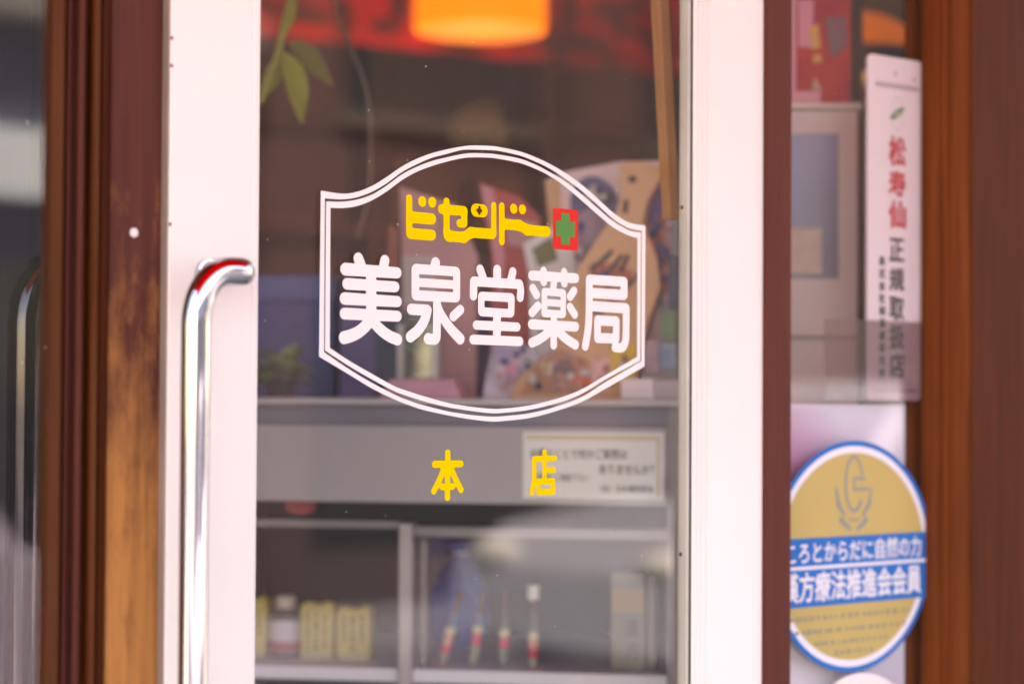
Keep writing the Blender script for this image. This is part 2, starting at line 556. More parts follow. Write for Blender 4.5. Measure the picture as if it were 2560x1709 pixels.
# awning over the pavement: out of the picture, but it shades the front and shines red in the chrome
aw = thing("awning", "red cloth awning above the shop front, mirrored on top of the chrome handle", "awning", (0, 0, 2.5))
M_aw = cloth("red_canvas", (0.62, 0.025, 0.02, 1), 0.45)
MB().add([(-1.9, -0.002, 2.72), (1.9, -0.002, 2.72), (1.9, -1.15, 2.46), (-1.9, -1.15, 2.46),
          (-1.9, -0.002, 2.73), (1.9, -0.002, 2.73), (1.9, -1.15, 2.47), (-1.9, -1.15, 2.47)],
         [(0, 3, 2, 1), (4, 5, 6, 7), (0, 1, 5, 4), (1, 2, 6, 5), (2, 3, 7, 6), (3, 0, 4, 7)]).build("canopy", M_aw, aw)
mb = MB()
pts = [(-1.9, 2.46)]
for i in range(20):
    for k in range(7):
        a = math.pi * k / 6
        pts.append((-1.9 + 0.19 * (i + (1 - math.cos(a)) / 2), 2.35 - 0.03 * math.sin(a)))
pts += [(1.9, 2.46)]
mb.prism_y(pts, -1.157, -1.151).build("valance", M_aw, aw)
M_tube = mat("grey_tube", (0.4, 0.4, 0.4, 1), 0.4, 0.6)
for xx in (-1.85, 1.85):
    MB().tube([(xx, -0.01, 2.45), (xx, -1.14, 2.44)], 0.012, 10).build("arm", M_tube, aw)

YB, YL = -0.053, 0.006              # depth of the pull handle's bar; depth of the left pane
# ================================================================== left fixed window
lw = thing("shop_window", "fixed glass pane left of the brown post, mirroring the street", "window", (-1.0, 0, 0.1))
xp = X(122, YL)
MB().box(-1.55, xp + 0.003, YL, YL + 0.004, 0.16, Z1 - 0.01).build("pane", M_glass, lw)
MB().box(XL, -1.55, -0.02, 0.08, 0.0, 2.10).box(-1.55, xp, -0.008, 0.08, 0.0, 0.16).box(-1.55, xp, -0.008, 0.08, Z1 - 0.01, 2.10).build("frame", M_wood_dark, lw, bevel=0.003)
# added dark panel behind that pane; its handle stands in for a reflection
sc = thing("reflection_stand_in", "dark inner door with its own chrome pull handle, behind the far left pane", "door", (X(60, 0.2), 0.2, 0.02))
ca, cb = X(-230, 0.2), X(190, 0.2)
M_dark_panel = mat("dark_panel", (0.013, 0.012, 0.018, 1), 0.6)
MB().box(ca, cb, 0.2, 0.235, 0.02, 2.05).build("panel", M_dark_panel, sc, bevel=0.003)  # panel added to keep the pane dark
MB().box(ca + 0.012, ca + 0.10, 0.194, 0.1995, 0.05, 2.02).build("stile", M_dark_panel, sc, bevel=0.002)
yi = 0.15
xi, xj, zi = X(62, yi), X(150, yi), W.hit(100, 668, yi)[1]
P = [Vector((xi, yi, 0.8)), Vector((xi, yi, zi - 0.10))] + [Vector((xi + 0.03 - 0.03 * math.cos(math.pi / 2 * k / 12), yi, zi - 0.045 + 0.045 * math.sin(math.pi / 2 * k / 12))) for k in range(13)]
P += [Vector((xj, yi, zi)), Vector((xj + 0.008, yi + 0.004, zi)), Vector((xj + 0.010, yi + 0.012, zi)), Vector((xj + 0.010, 0.1995, zi))]
P = [Vector((xj + 0.010, 0.1995, 0.78)), Vector((xj + 0.01, yi + 0.012, 0.78)), Vector((xj, yi, 0.78)), Vector((xi + 0.02, yi, 0.78)), Vector((xi + 0.004, yi, 0.787))] + P
MB().tube(P, 0.0135, 24).build("handle", mat("reflection_chrome", (0.07, 0.06, 0.065, 1), 0.08, 1.0), sc, smooth=True)  # second handle imitating the door handle's mirror image

# ================================================================== left door post with mouldings
post = thing("door_post", "worn brown wooden post with ribbed mouldings, left of the white door", "door post", (X(250), 0, 0))
xa, xb = X(272, 0.009), X(402, 0.009)
MB().box(xa, xb, 0.009, 0.026, 0.0, 2.10).build("post", M_wood_post, post, bevel=0.0015)
def prof(px_relief, back):           # splayed, ribbed reveal running from the pane (px 119) out to the post's face (px 245)
    P = []
    for px, r in px_relief:
        dy = YL * (1 - (px - 119) / 126) + r
        P.append((X(px, dy), dy))
    return P + [(P[-1][0], back), (P[0][0], back)]
MB().prism_z(prof([(119, -0.001), (122, -0.004), (150, -0.006), (154, -0.003), (157, 0.001)], YL + 0.012), 0.0, 2.10).build("moulding", M_wood_mid2, post)
MB().prism_z(prof([(157.5, 0.002), (163, -0.001), (170, 0.000), (175, 0.006), (181, 0.006), (187, -0.001), (195, -0.004), (203, -0.002), (209, 0.005)], YL + 0.010), 0.0, 2.10).build("moulding", M_wood_red, post)
MB().prism_z(prof([(210, 0.006), (215, 0.008), (222, 0.001), (230, -0.003), (240, 0.0), (245, 0.010)], YL + 0.008), 0.0, 2.10).build("moulding", M_wood_rib, post)
MB().prism_z([(X(246, 0.014), 0.014), (X(271, 0.016), 0.016), (X(271, 0.016), YL + 0.006), (X(246, 0.014), YL + 0.006)], 0.0, 2.10).build("moulding", M_wood_dark, post)
x_, z_ = W.hit(340, 581, 0.006)
MB().ball((x_, 0.0088, z_), 0.0036, 0.0016, 0.0036).build("screw_cap", mat("white_cap", (0.8, 0.72, 0.7, 1), 0.4), post, smooth=True)

# ================================================================== the white glass door
door = thing("shop_entrance", "white framed glass door with a chrome pull handle", "door", (X(1100), 0, 0.01))
sxl0, sxl1 = X(420), X(645)
sxr0, sxr1 = X(1733), X(1905)
zb0, zb1 = 0.02, 2.05
MB().box(sxl0, sxl1, 0.0, 0.0135, zb0, zb1).build("stile", M_white, door, bevel=0.0012)
MB().box(sxl0 - 0.0016, sxl0 - 0.0002, 0.0015, 0.0135, zb0, zb1).build("edge_strip", M_edge, door)
rx = [sxr0, X(1739), X(1744), X(1751), X(1756), X(1764), X(1769)]
MB().prism_z([(rx[0], 0.001), (rx[1], 0.0), (rx[1] + 0.0004, 0.0012), (rx[2], 0.0012), (rx[2] + 0.0004, 0.0), (rx[3], 0.0), (rx[3] + 0.0004, 0.0011),
              (rx[4], 0.0011), (rx[4] + 0.0004, 0.0), (rx[5], 0.0), (rx[5] + 0.0004, 0.001), (rx[6], 0.001), (rx[6] + 0.0004, -0.0006), (sxr1, -0.0006), (sxr1, 0.0135), (rx[0], 0.0135)],
             zb0, zb1).build("stile", M_white, door)
for za0, za1 in ((zb0, 0.26), (1.93, zb1)):
    MB().box(sxl1, sxr0, 0.0005, 0.0135, za0, za1).build("rail", M_white, door, bevel=0.001)
MB().box(X(628), X(637), -0.0007, 0.0005, zb0 + 0.002, zb1 - 0.002).build("ridge", M_white, door, bevel=0.0003)
# glazing bead on the right stile, with screws, and a dark gasket line
bx1 = sxr0 - 0.0006
MB().box(bx1 - 0.0022, bx1, 0.0014, 0.0128, 0.26, 1.93).build("gasket", M_gasket, door)
bx0 = bx1 - 0.0022
MB().box(bx0 - 0.0035, bx0, 0.0015, 0.0127, 0.26, 1.93).build("glazing_bead", M_bead, door, bevel=0.0006)
MB().box(sxl1 - 0.0006, sxl1 + 0.0012, 0.003, 0.0127, 0.26, 1.93).build("glazing_bead", M_bead, door)
for py in (519, 1384):
    xq, zq = W.hit(1712, py, 0.008)
    MB().ball((bx0 - 0.0037, 0.0085, zq), 0.0008, 0.0019, 0.0019, 12, 8).build("screw", mat("dark_screw", (0.06, 0.05, 0.04, 1), 0.5, 0.5), door)
for py in (94, 163, 560):
    xq, zq = W.hit(420, py, 0.0)
    MB().ball((sxl0 + 0.0008, 0.0002, zq), 0.0013, 0.0008, 0.0016, 10, 6).build("screw", mat("rust_dot", (0.25, 0.06, 0.045, 1), 0.6), door)
pane = MB().box(sxl1 - 0.008, sxr0 + 0.004, Y_GLASS, Y_GLASS + 0.003, 0.245, 1.945).build("pane", M_glass, door)
# chrome offset pull handle
xbar = X(486, YB, 1200)
xel = X(630, YB, 680) - 0.004
zt = W.hit(575, 677, YB)[1]
zlow = 0.92
def bend(c, p, q, n=10):            # quarter turn about c from offset p to offset q
    return [c + p * math.cos(math.pi / 2 * k / n) + q * math.sin(math.pi / 2 * k / n) for k in range(n + 1)]
RB, RE = 0.040, 0.012
RH = 0.62 * (xel - xbar)
VX, VY, VZ = Vector((1, 0, 0)), Vector((0, 1, 0)), Vector((0, 0, 1))
def leg(z, sg):
    p = bend(Vector((xbar + RH, YB, z - sg * RB)), -VX * RH, VZ * (RB * sg), 14)
    return p + bend(Vector((xel - RE, YB + RE, z)), -VY * RE, VX * RE, 8) + [Vector((xel, -0.0005, z))]
path = leg(zlow, -1)[::-1] + [Vector((xbar, YB, zlow + 0.2)), Vector((xbar, YB, zt - 0.2))] + leg(zt, 1)
mbh = MB().tube(path, 0.0103, 28)
han = mbh.build("handle", M_chrome, door, smooth=True)
for zz in (zt, zlow):
    MB().tube([Vector((xel, -0.006, zz)), Vector((xel, -0.0055, zz)), Vector((xel, -0.0004, zz))], [0.0104, 0.012, 0.012], 24).build("collar", M_chrome, han, smooth=True)

# ================================================================== shop name decal
YD = Y_GLASS - 0.0005
S = 6.27
sign = thing("shop_name_decal", "white and yellow shop name lettering in a double white border on the door glass", "sign decal", (X(1200, YD), YD, W.hit(1200, 1050, YD)[1]))
A, B, C, D_ = (780, 340, 5.339), (1180, 340, 5.107), (780, 860, 5.339), (1180, 860, 5.107)
def zp(z, x, y): return (z[0] + x / z[2], z[1] + y / z[2])
topA = [(400, 770, 845, 877, 962), (600, 745, 818, 848, 935), (800, 667, 745, 782, 858), (1000, 545, 630, 660, 738), (1200, 407, 482, 513, 590),
        (1400, 305, 378, 411, 478), (1600, 230, 292, 335, 402), (1800, 180, 240, 285, 343), (2000, 141, 188, 243, 299), (2136, 128, 183, 229, 286)]
topB = [(200, 126, 181, 224, 277), (330, 139, 190, 237, 291), (600, 195, 248, 287, 343), (800, 267, 323, 362, 416), (1000, 361, 422, 466, 516), (1200, 478, 550, 590, 655),
        (1400, 622, 700, 745, 825), (1600, 795, 878, 916, 1000), (1800, 978, 1056, 1088, 1165), (2000, 1103, 1174, 1202, 1268)]
botD = [(2000, 398, 312, 288, 225), (1700, 570, 488, 452, 398), (1400, 735, 672, 633, 575), (1100, 845, 788, 747, 690), (740, 940, 880, 836, 780), (390, 980, 918, 876, 822),
        (230, 985, 923, 879, 822)]
botC = [(2136, 1003, 945, 892, 836), (2000, 983, 926, 872, 815), (1800, 945, 892, 838, 780), (1500, 880, 818, 763, 695), (1300, 815, 755, 700, 632), (1100, 735, 672, 626, 560), (800, 590, 515, 470, 395), (500, 408, 336, 296, 222)]
corner = {'tl': [(A, 118, 728), (A, 172, 832), (A, 188, 872), (A, 246, 957)], 'tr': [(B, 2215, 1145), (B, 2170, 1210), (B, 2157, 1232), (B, 2113, 1302)],
          'br': [(D_, 2203, 283), (D_, 2161, 215), (D_, 2148, 208), (D_, 2108, 160)], 'bl': [(C, 93, 165), (C, 160, 105), (C, 174, 85), (C, 238, 50)]}
def chain(k):
    t = [zp(*corner['tl'][k])] + [zp(A, r[0], r[1 + k]) for r in topA] + [zp(B, r[0], r[1 + k]) for r in topB] + [zp(*corner['tr'][k])]
    b = [zp(*corner['br'][k])] + [zp(D_, r[0], r[1 + k]) for r in botD] + [zp(C, r[0], r[1 + k]) for r in botC] + [zp(*corner['bl'][k])]
    P = spline(t, 5) + spline(b, 5)
    return [(W.hit(x, y, YD)) for x, y in P]
for k in (0, 2):
    P, Q = chain(k), chain(k + 1)
    n = len(P)
    mb = MB()
    mb.add([(p[0], YD, p[1]) for p in P] + [(q[0], YD, q[1]) for q in Q], [(i, (i + 1) % n, n + (i + 1) % n, n + i) for i in range(n)])
    mb.build("border_line", M_vinyl_w, sign)

name = MB()
glyph(name, [('s', [(350, 162), (405, 310)], 92), ('s', [(765, 195), (738, 330)], 88), ('s', [(150, 331), (955, 388)], (100, 89)), ('s', [(175, 560), (925, 608)], (91, 86)),
             ('s', [(138, 790), (960, 838)], (97, 88)), ('s', [(135, 1026), (960, 1067)], (92, 87)), ('s', [(551, 400), (553, 1050)], 99),
             ('c', [(540, 1120), (480, 1205), (360, 1310), (240, 1370), (128, 1402)], (96, 101)), ('c', [(570, 1120), (625, 1200), (725, 1300), (840, 1380), (962, 1432)], (90, 94))], (840, 620), S, YD)
glyph(name, [('s', [(557, 230), (538, 300)], 87), ('p', [(182, 243), (942, 300), (942, 853), (182, 816)], 92),
             ('h', [(300, 408), (832, 440), (832, 505), (300, 468)]), ('h', [(300, 607), (832, 640), (832, 693), (300, 660)]),
             ('s', [(580, 830), (577, 1370)], 76), ('c', [(577, 1370), (567, 1412), (535, 1432), (443, 1418)], (76, 88)),
             ('s', [(178, 958), (425, 972)], 87), ('c', [(428, 975), (400, 1085), (350, 1195), (270, 1300), (163, 1388)], (86, 90)),
             ('c', [(585, 880), (620, 990), (695, 1125), (800, 1270), (942, 1420)], (70, 90)), ('s', [(945, 967), (836, 1070)], 78)], (1000, 620), S, YD)
glyph(name, [('s', [(315, 207), (362, 340)], 74), ('s', [(583, 217), (583, 350)], 80), ('s', [(828, 248), (798, 370)], 74), ('s', [(220, 397), (930, 440)], 76),
             ('s', [(214, 400), (211, 622)], 73), ('c', [(938, 450), (951, 540), (943, 648)], 72), ('p', [(283, 555), (857, 585), (850, 965), (285, 941)], 82),
             ('h', [(383, 697), (755, 720), (755, 828), (383, 803)]), ('s', [(580, 940), (578, 1260)], 79), ('s', [(257, 1080), (893, 1110)], 72), ('s', [(206, 1307), (935, 1335)], 75)], (1150, 640), S, YD)
glyph(name, [('s', [(187, 305), (868, 347)], 77), ('s', [(369, 233), (373, 402)], 67), ('s', [(692, 252), (695, 426)], 66), ('s', [(533, 400), (520, 520)], 64),
             ('p', [(338, 496), (722, 520), (718, 973), (338, 956)], 66), ('h', [(427, 617), (637, 635), (637, 690), (427, 672)]), ('h', [(427, 778), (635, 795), (635, 850), (427, 838)]),
             ('s', [(200, 503), (260, 608)], 68), ('s', [(281, 780), (187, 884)], 70), ('s', [(845, 545), (785, 635)], 69), ('s', [(784, 798), (857, 914)], 68),
             ('s', [(185, 1068), (868, 1105)], 77), ('s', [(532, 960), (528, 1396)], 67), ('c', [(500, 1120), (420, 1215), (310, 1297), (188, 1356)], 76), ('c', [(580, 1130), (640, 1220), (745, 1310), (866, 1388)], 77)], (1300, 640), S, YD)
glyph(name, [('s', [(275, 242), (812, 277)], 78), ('s', [(817, 280), (817, 480)], 75), ('s', [(290, 451), (810, 483)], 80), ('s', [(275, 656), (838, 692)], 80),
             ('s', [(851, 695), (847, 1080)], 73), ('c', [(847, 1080), (838, 1200), (812, 1275), (772, 1310), (676, 1303)], 74), ('s', [(272, 245), (270, 650)], 72),
             ('c', [(270, 640), (262, 900), (242, 1090), (208, 1285)], 71), ('p', [(348, 800), (745, 822), (741, 1246), (348, 1232)], 78), ('h', [(450, 962), (645, 975), (640, 1087), (450, 1080)])], (1430, 660), S, YD)
name.build("name_lettering", M_vinyl_w, sign)

logo = MB()
T = 9.7875
STEP = 0.00042
glyph(logo, [('s', [(223, 250), (223, 1010)], 95), ('s', [(330, 718), (772, 757)], 141), ('s', [(262, 1112), (775, 1152)], 136)], (1000, 470), T, YD, STEP, soft=0.0022)
glyph(logo, [('s', [(545, 322), (547, 338)], 124)], (1000, 470), T, YD, STEP)
glyph(logo, [('s', [(789, 342), (791, 358)], 124)], (1000, 470), T, YD, STEP)
glyph(logo, [('s', [(1138, 328), (1140, 1080)], 94), ('s', [(1025, 515), (1553, 562)], 121), ('s', [(1574, 570), (1572, 850)], 93), ('s', [(1462, 860), (1552, 868)], 104),
             ('c', [(1140, 1060), (1165, 1140), (1230, 1178)], (96, 130)), ('s', [(1185, 1172), (1560, 1206)], 134), ('s', [(1560, 1206), (1740, 1090)], 132), ('s', [(1740, 1088), (2258, 1122)], 130),
             ('s', [(2295, 425), (2293, 1090)], 84)], (1000, 470), T, YD, STEP, soft=0.0016)
glyph(logo, [('s', [(1860, 542), (2022, 560)], 161), ('h', [(1917, 440), (1970, 446), (1970, 512), (2008, 516), (2008, 603), (1970, 600), (1970, 660), (1915, 655), (1915, 597), (1873, 590), (1873, 500), (1917, 505)])], (1000, 470), T, YD, STEP)
glyph(logo, [('s', [(336, 342), (338, 1215)], 90), ('s', [(430, 785), (760, 817)], 131), ('c', [(760, 817), (850, 860), (960, 927)], 131), ('s', [(960, 927), (1435, 968)], 132)], (1220, 480), T, YD, STEP, soft=0.0018)
glyph(logo, [('s', [(627, 400), (629, 416)], 114)], (1220, 480), T, YD, STEP)
glyph(logo, [('s', [(841, 417), (843, 433)], 112)], (1220, 480), T, YD, STEP)
logo.build("logo_lettering", M_vinyl_y, sign)

def flat(pts, y, fr=None):
    fr = fr or W
    P = [fr.hit(px, py, y) for px, py in pts]
    return MB(fr).add([(p[0], y, p[1]) for p in P], [tuple(range(len(P)))])
def z7(x, y): return (1220 + x / T, 480 + y / T)
cp = flat([z7(1588, 388), z7(2202, 438), z7(2200, 1442), z7(1588, 1390)], YD).build("cross_panel", M_vinyl_r, sign)
flat([z7(*q) for q in [(1790, 515), (2000, 535), (2000, 717), (2132, 735), (2122, 1110), (2000, 1100), (2000, 1300), (1785, 1277), (1780, 1087), (1660, 1080), (1660, 702), (1788, 707)]], YD - 0.0004).build("green_cross", M_vinyl_g, cp)

br = MB()
s8 = 9.8
glyph(br, [('s', [(583, 207), (574, 1303)], 84), ('s', [(263, 490), (905, 476)], (88, 84)), ('c', [(480, 600), (425, 770), (345, 940), (240, 1148)], 84), ('c', [(675, 610), (745, 790), (825, 950), (905, 1112)], 84),
           ('s', [(440, 1041), (708, 1030)], 82)], (1060, 1110), s8, YD)
tag(br.build("lettering", M_vinyl_y), "yellow character of crossed strokes on the door glass, before the plain grey panel", "lettering", "yellow branch lettering")
br = MB()
glyph(br, [('s', [(700, 190), (700, 300)], 74), ('s', [(455, 355), (960, 341)], 72), ('s', [(448, 360), (445, 850)], 74), ('c', [(445, 840), (432, 960), (410, 1070), (385, 1190)], 74),
           ('s', [(702, 340), (700, 860)], 73), ('s', [(720, 637), (930, 624)], 75), ('p', [(495, 840), (960, 820), (960, 1232), (500, 1251)], 62),
           ('h', [(600, 985), (850, 975), (850, 1080), (600, 1090)])], (1290, 1110), s8, YD)
tag(br.build("lettering", M_vinyl_y), "yellow character with a box at its foot, overlapping the white notice card", "lettering", "yellow branch lettering")

# ================================================================== right side window, wooden posts
rpost = thing("door_post", "slim flat reddish brown post between the white door and the narrow window", "door post", (X(1940), 0, 0))
MB().box(sxr1 + 0.0012, X(1979, -0.004), -0.004, 0.09, 0.0, 2.10).build("post", M_wood_red, rpost, bevel=0.0012)
rw = thing("shop_window", "narrow glass pane right of the door carrying the round gold sticker", "window", (X(2140, 0.03), 0.03, 0.1))
YP = 0.030
xw0, xw1 = X(1979, -0.004), X(2312, YP)
MB().box(xw0 - 0.001, xw1 + 0.004, YP, YP + 0.003, 0.2, Z1).build("pane", M_glass, rw)
for za0, za1 in ((0.0, 0.2), (Z1, 2.10)):
    MB().box(xw0, xw1, 0.01, 0.07, za0, za1).build("frame", M_wood_mid, rw)
# inner wooden reveal seen through the pane's right edge
MB().box(X(2274, 0.046), xw1 + 0.06, 0.046, 0.054, 0.2, Z1).build("inner_bead", M_wood_mid, rw, bevel=0.002)
bpost = thing("door_post", "broad dark wooden post with orange stepped mouldings at the far right", "door post", (X(2440, -0.01), 0, 0))
P = [(xw1, YP + 0.005), (xw1, 0.020), (xw1 + 0.004, 0.016), (xw1 + 0.004, 0.010), (xw1 + 0.0075, 0.007), (xw1 + 0.0075, 0.0015), (xw1 + 0.011, -0.002)]
xf = X(2414, -0.006)
P += [(xf - 0.004, -0.006), (xf, -0.010)]
P = P[:7] + [(max(P[6][0] + 0.001, xf), -0.011)]
MB().prism_z(P + [(P[-1][0], YP + 0.005)], 0.0, 2.10).build("moulding", M_wood_mid, bpost)
MB().box(P[-1][0] + 0.0004, 1.06, -0.013, YP + 0.004, 0.0, 2.10).build("post", M_wood_dark, bpost, bevel=0.002)
MB().box(1.0605, XR, -0.005, 0.09, 0.0, 2.10).build("panel", M_wood_red, bpost, bevel=0.002)

# round gold sticker on the pane
ys = YP - 0.0005
cx, cz = W.hit(2134, 1389, ys)
kk = W.depth(2134, 1389, ys) / FPX
rad = 288 * kk
st = thing("sticker", "round gold sticker with blue rim, blue text bands and wreath emblem on the narrow pane", "sticker", (cx, ys, cz - rad))
SXW = 1.06
def ring(r1, r0_, y, n=96):
    mb = MB()
    if r0_ <= 0:
        return mb.add([(cx + SXW * r1 * math.cos(2 * math.pi * i / n), y, cz + r1 * math.sin(2 * math.pi * i / n)) for i in range(n)], [tuple(range(n))])
    mb.add([(cx + SXW * r * math.cos(2 * math.pi * i / n), y, cz + r * math.sin(2 * math.pi * i / n)) for r in (r0_, r1) for i in range(n)],
           [(i, (i + 1) % n, n + (i + 1) % n, n + i) for i in range(n)])
    return mb
M_blue = mat("sticker_blue", (0, 0.145, 0.46, 1), 0.45, spec=0.12)
M_gold = mat("sticker_gold", (0.54, 0.38, 0.14, 1), 0.45, spec=0.12, vary=0.04, vscale=4)
M_emb = mat("emblem_grey_blue", (0.27, 0.27, 0.26, 1), 0.5, spec=0.12)
M_swhite = mat("sticker_white", (0.78, 0.72, 0.77, 1), 0.5, spec=0.12)
ring(rad - 30 * kk, 0, ys - 0.0003).build("face", M_gold, st)
ring(rad - 13 * kk, rad - 30.2 * kk, ys - 0.0002).build("inner_rim", M_swhite, st)
ring(rad, rad - 13.2 * kk, ys - 0.0002).build("rim", M_blue, st)
def chord(z0, z1, y, r, n=14):
    P = []
    for i in range(n + 1):
        z = z0 + (z1 - z0) * i / n
        P.append((math.sqrt(max(r * r - z * z, 0)), z))
    return MB().add([(cx + SXW * x, y, cz + z) for x, z in P] + [(cx - SXW * x, y, cz + z) for x, z in P[::-1]], [tuple(range(2 * n + 2))])
band = chord(-117 * kk, 51 * kk, ys - 0.0006, rad - 0.0 * kk).build("band", M_blue, st)
chord(-26 * kk, -17.5 * kk, ys - 0.0009, rad - 14 * kk).build("band_line", M_swhite, band)
lx0, lx1 = X(1933, ys), X(2300, ys)
text_part("band_text", "こころとからだに自然の力", M_swhite, band, W, lx0, lx1, cz - 10 * kk, cz + 41 * kk, ys - 0.0009, 0.022)
text_part("band_text", "漢方療法推進会会員", M_swhite, band, W, X(1957, ys), lx1, cz - 104 * kk, cz - 33 * kk, ys - 0.0009, 0.026)
# emblem: G in a ring of leaves
em = MB()
e4 = 4.9
def E(x, y): return (x, y)
def ell(cx_, cy_, a, b, t0, t1, n=18): return [(cx_ + a * math.cos(R(t0 + (t1 - t0) * i / n)), cy_ - b * math.sin(R(t0 + (t1 - t0) * i / n))) for i in range(n + 1)]
glyph(em, [('s', ell(910, 630, 105, 330, 20, 320), (16, 24)), ('s', [(905, 565), (1040, 565)], 17), ('s', [(905, 565), (910, 700), (1085, 690)], 17)], (1950, 1080), e4, ys - 0.0006, step=0.0009)
for sgn in (-1, 1):
    q = lambda x, y: (905 + sgn * x, y)
    glyph(em, [('c', [q(-215, 680), q(-190, 830), q(-175, 900)], (14, 30)), ('c', [q(-195, 860), q(-160, 930), q(-115, 1010)], (30, 22)), ('c', [q(-150, 1070), q(-100, 1130), q(-45, 1180)], (38, 22)),
               ('c', [q(-60, 1060), q(0, 1075)], 12)], (1950, 1080), e4, ys - (0.0006 if sgn < 0 else 0.0008), step=0.0009)
em.build("emblem", M_emb, st)
# small illegible lines of print
rows = [(1535, 1975, 2275), (1568, 1985, 2262), (1598, 2035, 2222), (1625, 2085, 2180)]
fp = MB()
rr = random.Random(3)
for py, a, b in rows:
    p = a
    while p < b:
        wd = rr.uniform(6, 13)
        sl_ = (py - 1010) / 3546 * -1 * (p - 2134) * 0.0
        x0, z0 = W.hit(p, py, ys); x1, _ = W.hit(min(p + wd, b), py, ys)
        zc = cz - (py - 1389 - 0) * kk
        hh = rr.uniform(3.5, 6.5) * kk
        fp.add([(x0, ys - 0.0006, zc - hh), (x1, ys - 0.0006, zc - hh), (x1, ys - 0.0006, zc + hh), (x0, ys - 0.0006, zc + hh)], [(0, 1, 2, 3)])
        p += wd + rr.uniform(2, 9)
fp.build("fine_print", mat("print_grey", (0.30, 0.26, 0.16, 1), 0.5), st)
# white disc sticker below
dx, dz = W.hit(2146, 1681, ys)
n = 72
r_ = 250 * kk
tag(MB().prism_y([(dx + r_ * math.cos(2 * math.pi * i / n), dz - r_ + r_ * math.sin(2 * math.pi * i / n)) for i in range(n)], ys - 0.0006, ys - 0.0002)
    .build("sticker", mat("pale_sticker", (0.82, 0.72, 0.70, 1), 0.5)), "pinkish white disc sticker showing only its top edge below the gold one", "sticker")

# upright white name plate inside the pane
yv = YP + 0.006
x0, x1 = X(2169, yv, 560), X(2305, yv, 560)
za, zb_ = W.hit(2169, 133, yv)[1], W.hit(2172, 1000, yv)[1]
pl = thing("name_plate", "tall pinkish white plate with red and black upright writing behind the narrow pane", "sign plate", (x0, yv, zb_))
M_plate = mat("plate_white", (0.72, 0.585, 0.60, 1), 0.4, spec=0.12)
c_ = 0.006
def rrect(x0, x1, z0, z1, r, n=6):
    P = []
    for (ax, az, t) in ((x1 - r, z1 - r, 0), (x0 + r, z1 - r, 90), (x0 + r, z0 + r, 180), (x1 - r, z0 + r, 270)):
        P += [(ax + r * math.cos(R(t + 90 * i / n)), az + r * math.sin(R(t + 90 * i / n))) for i in range(n + 1)]
    return P
MB().prism_y(rrect(x0, x1, zb_, za, 0.007), yv, yv + 0.003).build("plate", M_plate, pl)
M_line = mat("plate_line", (0.45, 0.33, 0.36, 1), 0.5)
zl = W.hit(2185, 208, yv)[1]
MB().box(x0 + 0.012, x1 - 0.006, yv - 0.0012, yv - 0.0003, zl - 0.0024, zl + 0.0024).build("line", M_line, pl)
zl2 = W.hit(2185, 975, yv)[1]
MB().box(x0 + 0.008, x1 - 0.008, yv - 0.0012, yv - 0.0003, zl2 - 0.0012, zl2 + 0.0012).build("line", M_line, pl)
for px, py in ((2238, 185), (2285, 200)):
    xq, zq = W.hit(px, py, yv)
    MB().ball((xq, yv - 0.0004, zq), 0.0022, 0.001, 0.003, 10, 6).build("rivet", M_line, pl)
M_green = mat("leaf_print", (0.13, 0.24, 0.10, 1), 0.5)
em2 = MB()
glyph(em2, [('s', [(470, 760), (530, 690), (600, 665)], (16, 22)), ('s', [(480, 770), (545, 745), (590, 690)], 14)], (2120, 120), 4.354, yv - 0.0006, step=0.0009)
em2.build("leaf_mark", M_green, pl)
mb = MB()
xq, zq = W.hit(2242, 285, yv)
for i in range(40):
    a0, a1 = 2 * math.pi * i / 40, 2 * math.pi * (i + 0.9) / 40
    r1, r2, h_ = 0.0092, 0.0098, 1.75
    mb.add([(xq + r * math.cos(a), yv - 0.0006, zq + r * h_ * math.sin(a)) for r, a in ((r1, a0), (r2, a0), (r2, a1), (r1, a1))], [(0, 1, 2, 3)])
mb.build("leaf_ring", mat("faint_green", (0.45, 0.45, 0.38, 1), 0.5), pl)
M_redink = mat("red_ink", (0.55, 0.035, 0.05, 1), 0.5)
M_ink = mat("black_ink", (0.035, 0.03, 0.035, 1), 0.5)
for ch, a, b in (("松", 343, 414), ("寿", 428, 490), ("仙", 503, 569)):
    z1, z0 = W.hit(2242, a, yv)[1], W.hit(2242, b, yv)[1]
    text_part("red_character", ch, M_redink, pl, W, X(2222, yv, a), X(2262, yv, a), z0, z1, yv - 0.0006, 0.032)
for ch, a, b in (("正", 597, 652), ("規", 671, 726), ("取", 743, 799), ("扱", 812, 871), ("店", 883, 944)):
    z1, z0 = W.hit(2241, a, yv)[1], W.hit(2241, b, yv)[1]
    text_part("black_character", ch, M_ink, pl, W, X(2223, yv, a), X(2258, yv, a), z0, z1, yv - 0.0006, 0.026)
small = MB()
for i, ch in enumerate("株式会社和漢薬研究所"):
    a = 641 + 31 * i
    z1, z0 = W.hit(2204, a, yv)[1], W.hit(2204, a + 23, yv)[1]
    text_part("small_character", ch, M_ink, pl, W, X(2197, yv, a), X(2211, yv, a), z0, z1, yv - 0.0006, 0.03)
# tinted clear sheet that darkens the plate's foot
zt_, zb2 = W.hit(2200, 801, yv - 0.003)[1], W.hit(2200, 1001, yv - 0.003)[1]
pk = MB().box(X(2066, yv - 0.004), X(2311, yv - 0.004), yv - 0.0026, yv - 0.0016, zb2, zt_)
tag(pk.build("tinted_sheet", glass("tinted_clear", (0.80, 0.74, 0.75, 1), 0.05, 0.02, 0.05)), "tinted clear sheet over the foot of the tall white plate", "holder")
